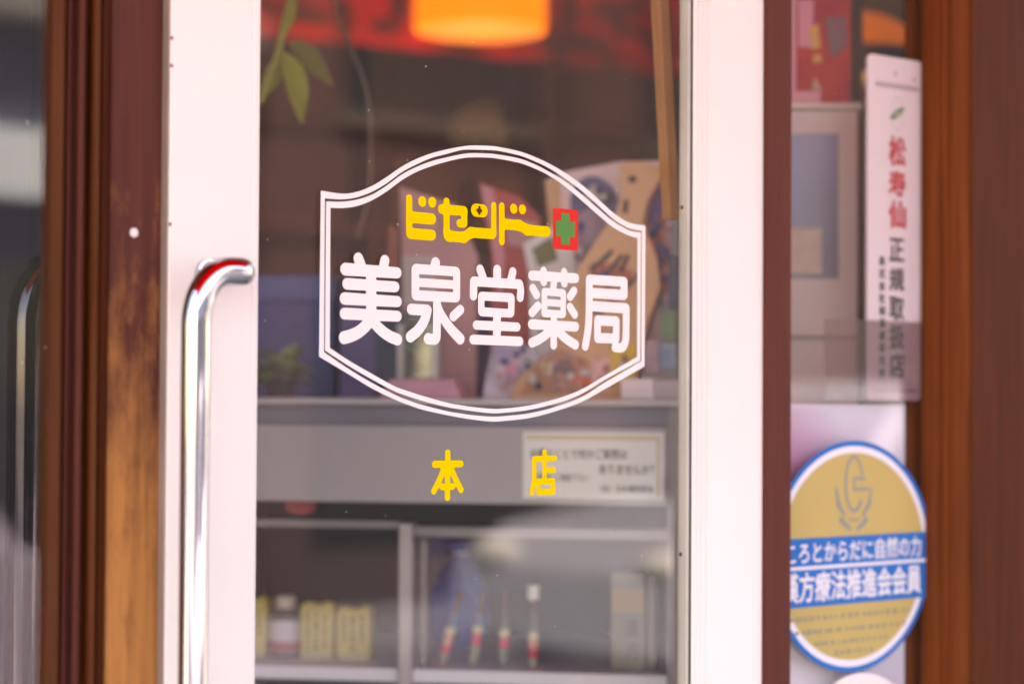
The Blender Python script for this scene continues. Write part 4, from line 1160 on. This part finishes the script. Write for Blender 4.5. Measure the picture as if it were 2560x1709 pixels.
for P in ([(1488, 660), (1500, 668), (1535, 630), (1528, 622)], [(1505, 690), (1518, 694), (1560, 640), (1552, 634)], [(1545, 680), (1556, 684), (1575, 640), (1566, 634)], [(1555, 720), (1568, 724), (1600, 690), (1594, 680)],
          [(1560, 500), (1572, 500), (1568, 535), (1556, 530)], [(1572, 440), (1590, 440), (1590, 456), (1572, 456)], [(1520, 752), (1545, 756), (1548, 766), (1520, 766)], [(1470, 770), (1510, 774), (1510, 784), (1470, 782)]):
    flat(P, yk2 - 0.0008, SF).build("brush_stroke", M_bstroke, kb)
flat([(1470, 665), (1540, 655), (1600, 690), (1560, 720), (1480, 705)], yk2 - 0.0004, SF).build("rust_print", mat("bag_rust", (0.576, 0.16, 0.096, 1), 0.7, vary=0.3, vscale=40), kb)
flat([(1300, 985), (1340, 905), (1400, 870), (1470, 900), (1480, 985)], yk2 - 0.0004, SF).build("orange_print", mat("bag_orange", (0.672, 0.256, 0.128, 1), 0.7, col2=(0.36, 0.24, 0.20, 1), vscale=45), kb)
flat([(1430, 960), (1440, 935), (1475, 948), (1480, 965)], yk2 - 0.0010, SF).build("orange_print", mat("bag_vermilion", (0.86, 0.136, 0.048, 1), 0.7), kb)
flat([(1380, 900), (1420, 895), (1440, 925), (1410, 960), (1385, 945)], yk2 - 0.0008, SF).build("plum_print", mat("bag_plum", (0.272, 0.16, 0.16, 1), 0.7, vary=0.4, vscale=50), kb)
flat([(1476, 900), (1525, 895), (1528, 960), (1480, 965)], yk2 - 0.0008, SF).build("pink_print", mat("bag_pink", (0.8, 0.448, 0.416, 1), 0.7, vary=0.2, vscale=50), kb)
flat([(1524, 868), (1590, 860), (1584, 940), (1530, 965)], yk2 - 0.0010, SF).build("yellow_print", mat("bag_yellow", (0.8, 0.528, 0.072, 1), 0.7), kb)

rp2 = random.Random(17)
PAL = [mat("print_%s" % n_, c_ + (1,), 0.6) for n_, c_ in (("ink", (0.05, 0.045, 0.07)), ("rust", (0.42, 0.11, 0.06)), ("salmon", (0.62, 0.30, 0.24)), ("white", (0.66, 0.58, 0.58)), ("navy", (0.06, 0.07, 0.22)), ("ochre", (0.55, 0.36, 0.12)), ("lilac", (0.40, 0.30, 0.44)))]
def blobs(parent, fr, x0, x1, y0, y1, y, count, pal, size):
    bins = {}
    for i in range(count):
        px, py, r = rp2.uniform(x0, x1), rp2.uniform(y0, y1), rp2.uniform(*size)
        k = rp2.randint(5, 8); ph = rp2.uniform(0, 6)
        P = [fr.hit(px + 0.8 * r * rp2.uniform(0.5, 1.2) * math.cos(ph + 2 * math.pi * j / k), py + r * rp2.uniform(0.5, 1.2) * math.sin(ph + 2 * math.pi * j / k), y) for j in range(k)]
        q = rp2.choice(pal)
        bins.setdefault(q, MB(fr)).add([(p[0], y - 0.00006 * i, p[1]) for p in P], [tuple(range(k))])
    for q, mb in bins.items(): mb.build("print", PAL[q], parent)
blobs(kb, SF, 1330, 1470, 900, 985, yk2 - 0.0014, 26, (1, 2, 3, 5, 0), (6, 17))
blobs(kb, SF, 1480, 1590, 645, 715, yk2 - 0.0014, 16, (1, 0, 4, 2), (5, 12))
blobs(kb, SF, 1490, 1570, 890, 975, yk2 - 0.0014, 14, (2, 3, 1, 5), (6, 14))
blobs(BOARD, SF, 1628, 1688, 560, 760, yb4 - 0.0022, 30, (0, 1, 2, 4, 4, 6), (8, 22))
blobs(BOARD, SF, 1440, 1545, 460, 660, yb4 - 0.0022, 18, (6, 4, 3, 0), (8, 22))
blobs(LILAC, SF, 1228, 1325, 875, 990, yl2 - 0.0014, 26, (6, 3, 2, 6, 4), (5, 13))
# little packets at the right end
def packet(nm, label, px0, px1, py0, py1, y, m, dep=0.02):
    a, b = sx(px0, y, py0), sx(px1, y, py0)
    return tag(MB(SF).box(a, b, y, y + dep, sz((px0 + px1) / 2, py1, y), sz((px0 + px1) / 2, py0, y)).build(nm, m, bevel=0.0008), label, "packet")
zw = sz(1590, 946, 0.03)
wb = thing("white_box", "low white box at the right end of the case top", "box", (sx(1590, 0.03), 0.03, ZT), SF)
MB(SF).box(sx(1552, 0.03, 980), sx(1634, 0.03, 980), 0.03, 0.08, ZT + 0.0003, zw).build("body", mat("white_card", (0.858, 0.728, 0.754, 1), 0.5), wb, bevel=0.001)
MB(SF).box(sx(1635, 0.03, 980), sx(1700, 0.03, 980), 0.032, 0.08, ZT + 0.0003, zw - 0.001).build("end", mat("mauve_card", (0.528, 0.432, 0.464, 1), 0.5), wb, bevel=0.001)
st1 = thing("packet_stack", "stack of pink, blue and green packets against the right edge of the door glass", "packets", (sx(1668, 0.082), 0.082, ZT), SF)
yq = 0.082
def pk_(p0, p1, a, b, m, nm):
    MB(SF).box(sx(p0, yq, a), sx(p1, yq, a), yq, yq + 0.025, sz((p0 + p1) / 2, b, yq), sz((p0 + p1) / 2, a, yq)).build(nm, m, st1, bevel=0.0006)
pk_(1612, 1648, 850, 940, mat("mauve_packet", (0.48, 0.304, 0.352, 1), 0.6, vary=0.2, vscale=30), "packet")
pk_(1650, 1692, 856, 926, mat("blue_packet", (0.096, 0.224, 0.48, 1), 0.5, col2=(0.36, 0.36, 0.38, 1), vscale=60), "packet")
pk_(1652, 1692, 772, 853, mat("green_packet", (0.192, 0.32, 0.096, 1), 0.5, col2=(0.15, 0.17, 0.19, 1), vscale=35), "packet")
pk_(1606, 1694, 928, 1003, mat("grey_packet", (0.352, 0.272, 0.256, 1), 0.6), "packet")
pk_(1676, 1697, 548, 640, mat("steel_packet", (0.20, 0.19, 0.22, 1), 0.5), "packet")
pk_(1670, 1696, 642, 770, mat("indigo_packet", (0.06, 0.06, 0.12, 1), 0.5, vary=0.3, vscale=30), "packet")

# ================================================================== inside: leaning pole, hanging plant, lamps, banner, far shelves
yo = 0.06
pA, pB = W.hit(1656, -80, yo), W.hit(1690, 560, yo)
dxz = ((pB[0] - pA[0]) / (pB[1] - pA[1]))
zA, zB = 2.05, pB[1] + 0.004
xA = pA[0] + (zA - pA[1]) * dxz
xB = pA[0] + (zB - pA[1]) * dxz
M_pole = wood("pole_wood", (0.52, 0.20, 0.07, 1), (0.68, 0.32, 0.13, 1))
pole = MB().add([(xA - 0.0065, yo, zA), (xA + 0.0065, yo, zA), (xA + 0.0065, yo + 0.012, zA), (xA - 0.0065, yo + 0.012, zA),
                 (xB - 0.0065, yo, zB), (xB + 0.0065, yo, zB), (xB + 0.0065, yo + 0.012, zB), (xB - 0.0065, yo + 0.012, zB)],
                [(0, 1, 2, 3), (4, 7, 6, 5), (0, 4, 5, 1), (1, 5, 6, 2), (2, 6, 7, 3), (3, 7, 4, 0)])
tag(pole.build("wooden_slat", M_pole, bevel=0.001), "slim orange brown wooden slat leaning inside along the door's right edge", "slat")

yh = 0.55
hp = thing("hanging_plant", "trailing plant with yellow green leaves hanging at the upper left of the door glass", "plant", (X(720, yh, 0), yh, W.hit(720, -60, yh)[1]))
M_leafy = mat("yellow_green_leaf", (0.375, 0.405, 0.045, 1), 0.45, vary=0.15, vscale=20)
M_leafd = mat("olive_leaf", (0.225, 0.232, 0.045, 1), 0.5, vary=0.15, vscale=20)
M_stem = mat("green_stem", (0.39, 0.375, 0.09, 1), 0.5)
M_vine = mat("brown_vine", (0.20, 0.11, 0.07, 1), 0.6)
def wp(px, py, y=yh):
    x, z = W.hit(px, py, y); return Vector((x, y, z))
ztopp = 2.1
MB().tube([Vector((wp(742, -60).x, yh, 2.05))] + [wp(a, b) for a, b in spline([(738, -40), (722, 20), (703, 100), (690, 150), (668, 200), (648, 260)], 4)], 0.0042, 8).build("stem", M_stem, hp, smooth=True)
MB().tube([Vector((wp(842, -60).x, yh + 0.05, 2.05))] + [wp(a, b, yh + 0.05) for a, b in spline([(840, -30), (845, 40), (872, 110), (905, 190), (922, 270), (925, 400), (918, 500), (890, 600)], 4)], 0.0026, 8).build("stem", M_vine, hp, smooth=True)
def big_leaf(p, q, w, y, m):
    a, b = wp(p[0], p[1], y), wp(q[0], q[1], y)
    mb = MB()
    leaf_mesh(mb, a, b - a, (0.25, -1, 0.15), (b - a).length, w, 0.12, 12)
    mb.build("leaf", m, hp, smooth=True)
big_leaf((707, 130), (772, 308), 0.040, yh, M_leafy)
big_leaf((722, 105), (846, 208), 0.032, yh + 0.06, M_leafd)
big_leaf((700, 140), (650, 255), 0.022, yh + 0.02, M_leafy)
big_leaf((735, -20), (705, 110), 0.016, yh - 0.01, M_leafy)

# orange drum lamp
oL = depth_pt(1200, 60, 4.4)
LF = Frame((oL.x, oL.y), math.atan2(RGT.y, RGT.x))
zlb = LF.hit(1200, 78, 0)[1]
lr = (1366 - 1037) / 2 / FPX * 4.4
lamp = thing("pendant_lamp", "glowing orange drum pendant lamp at the top of the door glass", "lamp", (0, 0, zlb), LF)
M_shade = emit("orange_shade", (1.0, 0.20, 0.0, 1), 0.20, (0.8, 0.25, 0.03, 1))
M_rim = emit("lamp_diffuser", (1.0, 0.28, 0.05, 1), 0.15, (0.20, 0.06, 0.012, 1))
MB(LF).lathe(0, 0, [(lr * 0.97, zlb), (lr, zlb + 0.006), (lr, zlb + 0.17), (lr * 0.96, zlb + 0.176), (lr * 0.2, zlb + 0.18)], 48).build("lamp_shade", M_shade, lamp, smooth=True)
MB(LF).lathe(0, 0, [(lr * 0.9, zlb - 0.003), (lr * 0.9, zlb - 0.0005)], 48).build("diffuser", M_rim, lamp)
def bulb(nm, P, par, w):
    l = bpy.data.lights.new(nm, 'POINT'); l.energy = w; l.color = (1.0, 0.62, 0.32); l.shadow_soft_size = 0.06
    ob_ = bpy.data.objects.new(nm, l); COL.objects.link(ob_); ob_.parent = par; ob_.location = P
bulb("lamp_bulb", (0, 0, -0.20), lamp, 1.0)
MB(LF).tube([(0, 0, zlb + 0.18), (0, 0, 2.6)], 0.004, 8).build("cord", M_gasket, lamp)
# dome lamp seen through the narrow pane
oD = depth_pt(2150, 120, 3.2)
DF = Frame((oD.x, oD.y), math.atan2(RGT.y, RGT.x))
zd = DF.hit(2150, 178, 0)[1]
dr = 165 / FPX * 3.2
dome = thing("pendant_lamp", "orange dome pendant lamp with a dark underside behind the narrow pane", "lamp", (0, 0, zd), DF)
M_dome = emit("orange_dome", (1.0, 0.20, 0.01, 1), 0.045, (0.55, 0.16, 0.02, 1))
dk = dr / 165                       # metres per photo pixel at the lamp
MB(DF).lathe(0, 0, [(dr * r, zd + dk * h) for r, h in ((0.93, 46), (0.87, 70), (0.77, 92), (0.62, 114), (0.42, 132), (0.2, 143), (0.04, 146))], 48).build("lamp_shade", M_dome, dome, smooth=True)
MB(DF).lathe(0, 0, [(dr * r, zd + dk * h) for r, h in ((1.02, -30), (1.0, 0), (0.97, 26), (0.935, 45.5))], 48).build("collar", mat("dark_collar", (0.03, 0.015, 0.015, 1), 0.5), dome, smooth=True)
bulb("lamp_bulb", (0, 0, -0.10), dome, 0.2)
MB(DF).tube([(0, 0, zd + dk * 145), (0, 0, 2.6)], 0.004, 8).build("cord", M_gasket, dome)

# red banner across the room
oB = depth_pt(1170, 100, 4.9)
BF = Frame((oB.x, oB.y), math.atan2(RGT.y, RGT.x) + R(30))
ban = thing("red_banner", "long red cloth banner with dark brush marks hung high inside the shop", "banner", (0, 0, 2.0), BF)
b0, b1 = BF.hit(560, 60, 0), BF.hit(1780, 225, 0)
zbn = (BF.hit(700, 78, 0)[1] + BF.hit(1650, 195, 0)[1]) / 2
mb = MB(BF)
nX = 60
vs_, fs_ = [], []
for i in range(nX + 1):
    x = b0[0] - 0.25 + (b1[0] - b0[0] + 0.5) * i / nX
    yy = 0.008 * math.sin(x * 26)
    vs_ += [(x, yy, zbn), (x, yy, 2.58), (x, yy + 0.003, zbn), (x, yy + 0.003, 2.58)]
for i in range(nX):
    a = i * 4
    fs_ += [(a, a + 4, a + 5, a + 1), (a + 2, a + 3, a + 7, a + 6), (a, a + 2, a + 6, a + 4)]
mb.add(vs_, fs_).build("cloth", mat("banner_red", (0.10, 0.012, 0.010, 1), 0.8, col2=(0.80, 0.010, 0.004, 1), vscale=7, detail=3), ban, smooth=True)
M_bmark = mat("banner_mark", (0.07, 0.015, 0.012, 1), 0.8)
rr = random.Random(5)
bm_ = MB(BF)
for px, py, a, b, rot in ((670, 10, 30, 14, 20), (760, 40, 60, 16, 5), (860, 25, 18, 30, 0), (960, 70, 40, 14, 10), (1000, 20, 14, 40, 10), (1420, 40, 16, 60, 5), (1460, 110, 50, 14, 15), (1540, 60, 14, 50, -20), (1600, 90, 40, 12, 30),
                         (1575, 20, 34, 12, -10), (1640, 130, 30, 12, 10), (1395, 130, 20, 26, 0), (1500, 20, 26, 10, 0)):
    P = [BF.hit(x, y, -0.011) for x, y in oval(px, py, a, b, 0, rot, 18)]
    bm_.add([(p[0], -0.0115 - 0.0006 * (len(bm_.f)), p[1]) for p in P], [tuple(range(18))])
bm_.build("brush_marks", M_bmark, ban)

# red poster in a pink frame, on a white cabinet, behind the narrow pane
oR = depth_pt(2060, 300, 2.32)
RF = Frame((oR.x, oR.y), math.atan2(RGT.y, RGT.x))
def rx_(px, y=0.0, py=300): return RF.hit(px, py, y)[0]
def rz(px, py, y=0.0): return RF.hit(px, py, y)[1]
cab = thing("white_cabinet", "pinkish white cabinet with a grey blue window behind the narrow pane", "cabinet", (0, 0, 0.004), RF)
M_cab = mat("cabinet_white", (0.84, 0.66, 0.66, 1), 0.5, vary=0.05)
zc1 = rz(2060, 258)
cxa, cxb = rx_(1905), rx_(2146)
MB(RF).box(cxa, cxb + 0.004, -0.006, 0.2, rz(2060, 275), zc1).build("top", mat("cabinet_top", (0.84, 0.66, 0.6, 1), 0.5), cab, bevel=0.002)
MB(RF).box(cxa, cxb, 0.0, 0.19, 0.005, rz(2060, 276)).build("body", M_cab, cab, bevel=0.002)
MB(RF).box(rx_(1930), rx_(2096), -0.002, -0.0003, rz(2060, 696), rz(2060, 335)).build("window", mat("cabinet_window", (0.19, 0.18, 0.28, 1), 0.3, col2=(0.30, 0.31, 0.56, 1), vscale=5, detail=1), cab)
MB(RF).box(rx_(1930), rx_(2150), -0.003, -0.0003, rz(2060, 850), rz(2060, 838)).build("groove", M_line, cab)
tag(MB(RF).box(rx_(1935), rx_(2053), -0.0052, -0.0028, rz(2000, 685), rz(2000, 572)).build("card", mat("small_card", (0.806, 0.611, 0.546, 1), 0.6, vary=0.08, vscale=60)), "small pale card stuck on the cabinet's grey blue window", "card")
rp = thing("poster", "red and orange poster in a pink frame standing on the white cabinet", "poster", (0, 0, zc1), RF)
zp0, zp1 = zc1 + 0.0005, zc1 + 0.30
MB(RF).box(cxa, rx_(2134), 0.02, 0.024, zp0, zp1).build("sheet", mat("poster_red", (0.50, 0.02, 0.05, 1), 0.5, spec=0.12, col2=(0.78, 0.06, 0.03, 1), vscale=14), rp)
M_pf = mat("pink_frame", (0.86, 0.326, 0.422, 1), 0.45)
MB(RF).box(cxa, rx_(2055), 0.012, 0.0195, zp0, rz(2060, 225)).build("pink_edge", M_pf, rp)
MB(RF).add([(rx_(1970), 0.0185, rz(2000, 226)), (rx_(1995), 0.0185, rz(2000, 226)), (rx_(1995), 0.0185, rz(2000, -30)), (rx_(1970), 0.0185, rz(2000, -30))], [(0, 1, 2, 3)]).build("pink_edge", M_pf, rp)
flat([(1995, 0), (2035, 0), (2030, 120), (1996, 118)], 0.0178, RF).build("pink_block", mat("poster_rosy", (0.86, 0.269, 0.384, 1), 0.5), rp)
flat([(2022, 70), (2045, 60), (2052, 120), (2030, 125)], 0.0172, RF).build("orange_block", mat("poster_orange", (0.86, 0.384, 0.0576, 1), 0.5), rp)
flat([(2062, 45), (2115, 40), (2120, 110), (2080, 150), (2070, 100)], 0.0172, RF).build("plum_block", mat("poster_plum", (0.22, 0.07, 0.10, 1), 0.5), rp)
flat([(2030, 225), (2036, 190), (2056, 228)], 0.0110, RF).build("cream_block", mat("poster_cream", (0.65, 0.35, 0.25, 1), 0.5), rp)
flat([(2030, 140), (2050, 135), (2056, 155), (2035, 158)], 0.0172, RF).build("orange_block", MATS["poster_orange"], rp)
# dark upright behind
MB(RF).box(rx_(2148), rx_(2176), 0.03, 0.06, 0.005, zc1 + 0.1)
tag(MB(RF).box(rx_(2150), rx_(2240), 0.22, 0.26, 0.005, 2.2).build("dark_upright", mat("dark_upright", (0.035, 0.02, 0.02, 1), 0.7)), "dark upright board between the white cabinet and the name plate", "board")

# far medicine shelves, a soft blur in the photo
oS = depth_pt(1100, 500, 5.5)
GF = Frame((oS.x, oS.y), math.atan2(RGT.y, RGT.x) + R(14))
sh = thing("wall_shelf", "dark wooden shelving with blurred goods at the back of the shop", "shelf", (0, 0, 0.004), GF)
M_sh = mat("shelf_wood", (0.14, 0.07, 0.075, 1), 0.6, vary=0.2, vscale=4)
gx0, gx1 = GF.hit(480, 500, 0)[0], GF.hit(1800, 500, 0)[0]
MB(GF).box(gx0, gx1, 0.28, 0.3, 0.005, 2.5).build("back", mat("shelf_back", (0.23, 0.125, 0.16, 1), 0.7, vary=0.2, vscale=3), sh)
for i in range(6):
    zz = 1.0 + 0.27 * i
    MB(GF).box(gx0, gx1, 0.0, 0.279, zz, zz + 0.02).build("shelf", M_sh, sh)
for i in range(4):
    xx = gx0 + (gx1 - gx0) * i / 3
    MB(GF).box(xx - 0.012, xx + 0.012, -0.002, 0.279, 0.005, 2.5).build("upright", M_sh, sh)
rr = random.Random(21)
pal = [(0.22, 0.12, 0.10), (0.17, 0.09, 0.09), (0.15, 0.11, 0.12), (0.24, 0.13, 0.09), (0.09, 0.08, 0.13), (0.18, 0.14, 0.13)]
GMAT = [mat("goods_%s" % n_, p + (1,), 0.6) for n_, p in zip("abcdef", pal)]
LBL = ["tan", "brown", "grey", "orange tan", "slate blue", "pale grey"]
k = 0
for i in range(1, 4):
    x = gx0 + 0.04
    while x < gx1 - 0.14:
        wdt = rr.uniform(0.08, 0.2)
        if rr.random() < 0.55 and min(abs(x + wdt / 2 - (gx0 + (gx1 - gx0) * q / 3)) for q in range(4)) > wdt / 2 + 0.02:
            mi = rr.randrange(6)
            zz = 1.0 + 0.27 * i + 0.0205
            MB(GF).box(x, x + wdt, 0.03, 0.2, zz, zz + rr.uniform(0.1, 0.2)).build("goods_box", GMAT[mi], sh, bevel=0.003)
        x += wdt + rr.uniform(0.02, 0.1)

# ================================================================== across the street: what the glass mirrors
M_ob = mat("dark_render", (0.075, 0.047, 0.055, 1), 0.8, vary=0.15, vscale=0.6)
M_obw = mat("window_dark", (0.02, 0.022, 0.03, 1), 0.1)
M_sill = mat("sill_grey", (0.11, 0.10, 0.10, 1), 0.7)
def block(x0, x1, h, m, label, fascia=None, upper=True):
    t = thing("opposite_building", label, "building", ((x0 + x1) / 2, -10.2, 0))
    MB().box(x0, x1, -16, -10.2, 0, h).build("wall", m, t)
    MB().box(x0 - 0.1, x1 + 0.1, -16.2, -9.9, h + 0.001, h + 0.18).build("roof", mat("roof_grey", (0.2, 0.2, 0.2, 1), 0.8), t)
    if fascia:
        MB().box(fascia[0], fascia[1], -10.2, -9.98, fascia[2], fascia[3]).build("fascia_board", mat("fascia_white", (0.66, 0.74, 0.86, 1), 0.5), t)
    n_ = max(1, int((x1 - x0) / 2.6))
    for i in range(n_):
        x = x0 + (x1 - x0) * (i + 0.5) / n_
        if upper:
            w_ = MB().box(x - 0.8, x + 0.8, -10.21, -10.17, 3.3, 4.6).build("window", M_obw, t)
            MB().box(x - 0.86, x + 0.86, -10.2, -10.12, 3.2, 3.298).build("sill", M_sill, w_)
        MB().box(x - 1.0, x + 1.0, -10.21, -10.16, 0.45, 2.2).build("shop_glass", M_obw, t)
block(-6, 6.3, 3.6, mat("slate_render", (0.045, 0.055, 0.1, 1), 0.8, vary=0.2, vscale=0.8), "low slate blue building with a white fascia board, mirrored in the far left pane", (3.4, 5.9, 2.55, 2.95), False)
block(6.6, 26, 5.4, M_ob, "taller dark brown building across the street, mirrored dimly in the door glass")
# parked car
M_body = mat("car_silver", (0.42, 0.44, 0.56, 1), 0.42, 0.2, coat=0.1)
M_cglass = mat("car_glass", (0.02, 0.022, 0.028, 1), 0.05)
M_tyre = mat("tyre_rubber", (0.02, 0.02, 0.02, 1), 0.8)
M_rimc = mat("rim_alloy", (0.55, 0.55, 0.56, 1), 0.3, 0.9)
def make_car(cx0, label, M_body):
    car = thing("parked_car", label, "car", (cx0 + 2, -6.0, -0.1), None, "cars parked along the street")
    body = [(0.0, 0.25), (0.05, 0.62), (0.35, 0.78), (1.05, 0.88), (3.75, 0.90), (3.95, 0.85), (4.02, 0.5), (3.98, 0.25), (3.62, 0.25)]
    for a in range(0, 9): body.append((3.24 + 0.36 * math.cos(math.pi * a / 8), 0.26 + 0.36 * math.sin(math.pi * a / 8)))
    body += [(2.85, 0.22), (1.2, 0.22)]
    for a in range(0, 9): body.append((0.80 + 0.36 * math.cos(math.pi * a / 8), 0.26 + 0.36 * math.sin(math.pi * a / 8)))
    MB().prism_y([(cx0 + p[0], p[1]) for p in body], -6.85, -5.2).build("body", M_body, car, bevel=0.04)
    cabn = [(1.08, 0.87), (1.75, 1.40), (2.2, 1.48), (3.2, 1.46), (3.6, 1.28), (3.82, 0.88)]
    n = len(cabn)
    mb = MB()
    mb.add([(cx0 + x, -6.80 + 0.16 * max(0, (z - 0.88) / 0.6), z) for x, z in cabn] + [(cx0 + x, -5.25 - 0.16 * max(0, (z - 0.88) / 0.6), z) for x, z in cabn],
           [tuple(range(n)), tuple(range(n, 2 * n))[::-1]] + [((i + 1) % n, i, n + i, n + (i + 1) % n) for i in range(n)])
    mb.build("cabin", M_body, car, bevel=0.03)
    def cyl_side(z): return -5.25 - 0.16 * max(0, (z - 0.88) / 0.6) + 0.006
    for P in ([(1.30, 0.93), (1.82, 1.36), (2.22, 1.40), (2.22, 0.93)], [(2.30, 0.93), (2.30, 1.40), (3.15, 1.38), (3.5, 1.22), (3.62, 0.93)]):
        MB().add([(cx0 + x, cyl_side(z), z) for x, z in P], [tuple(range(len(P)))]).build("window", M_cglass, car)
    MB().add([(cx0 + 1.10, -6.70, 0.915), (cx0 + 1.10, -5.35, 0.915), (cx0 + 1.72, -5.46, 1.395), (cx0 + 1.72, -6.60, 1.395)], [(0, 1, 2, 3)]).build("windscreen", M_cglass, car)
    for x in (0.80, 3.24):
        for y0_, y1_ in ((-5.36, -5.18), (-6.87, -6.69)):
            wv = MB()
            for (nm, r1, r2, m_, dy) in (("tyre", 0.31, 0.20, M_tyre, 0), ("rim", 0.20, 0.0, M_rimc, 0.004)):
                pass
            n = 32
            def disc(r, ya_, yb_):
                return MB().prism_y([(cx0 + x + r * math.cos(2 * math.pi * i / n), 0.215 + r * math.sin(2 * math.pi * i / n)) for i in range(n)], ya_, yb_)
            wh = disc(0.31, y0_, y1_).build("wheel", M_tyre, car, bevel=0.02)
            disc(0.20, y0_ - 0.004, y1_ + 0.004).build("rim", M_rimc, wh)
    for y_ in (-6.6, -5.45):
        MB().ball((cx0 + 0.10, y_, 0.66), 0.09, 0.16, 0.07).build("headlight", mat("lamp_clear", (0.7, 0.7, 0.72, 1), 0.1), car, smooth=True)
make_car(5.45, "silver grey hatchback mirrored as a pale shape low in the door glass", M_body)
make_car(-1.5, "violet grey hatchback mirrored at the foot of the far left pane", mat("car_violet", (0.42, 0.38, 0.52, 1), 0.42, 0.2, coat=0.1))
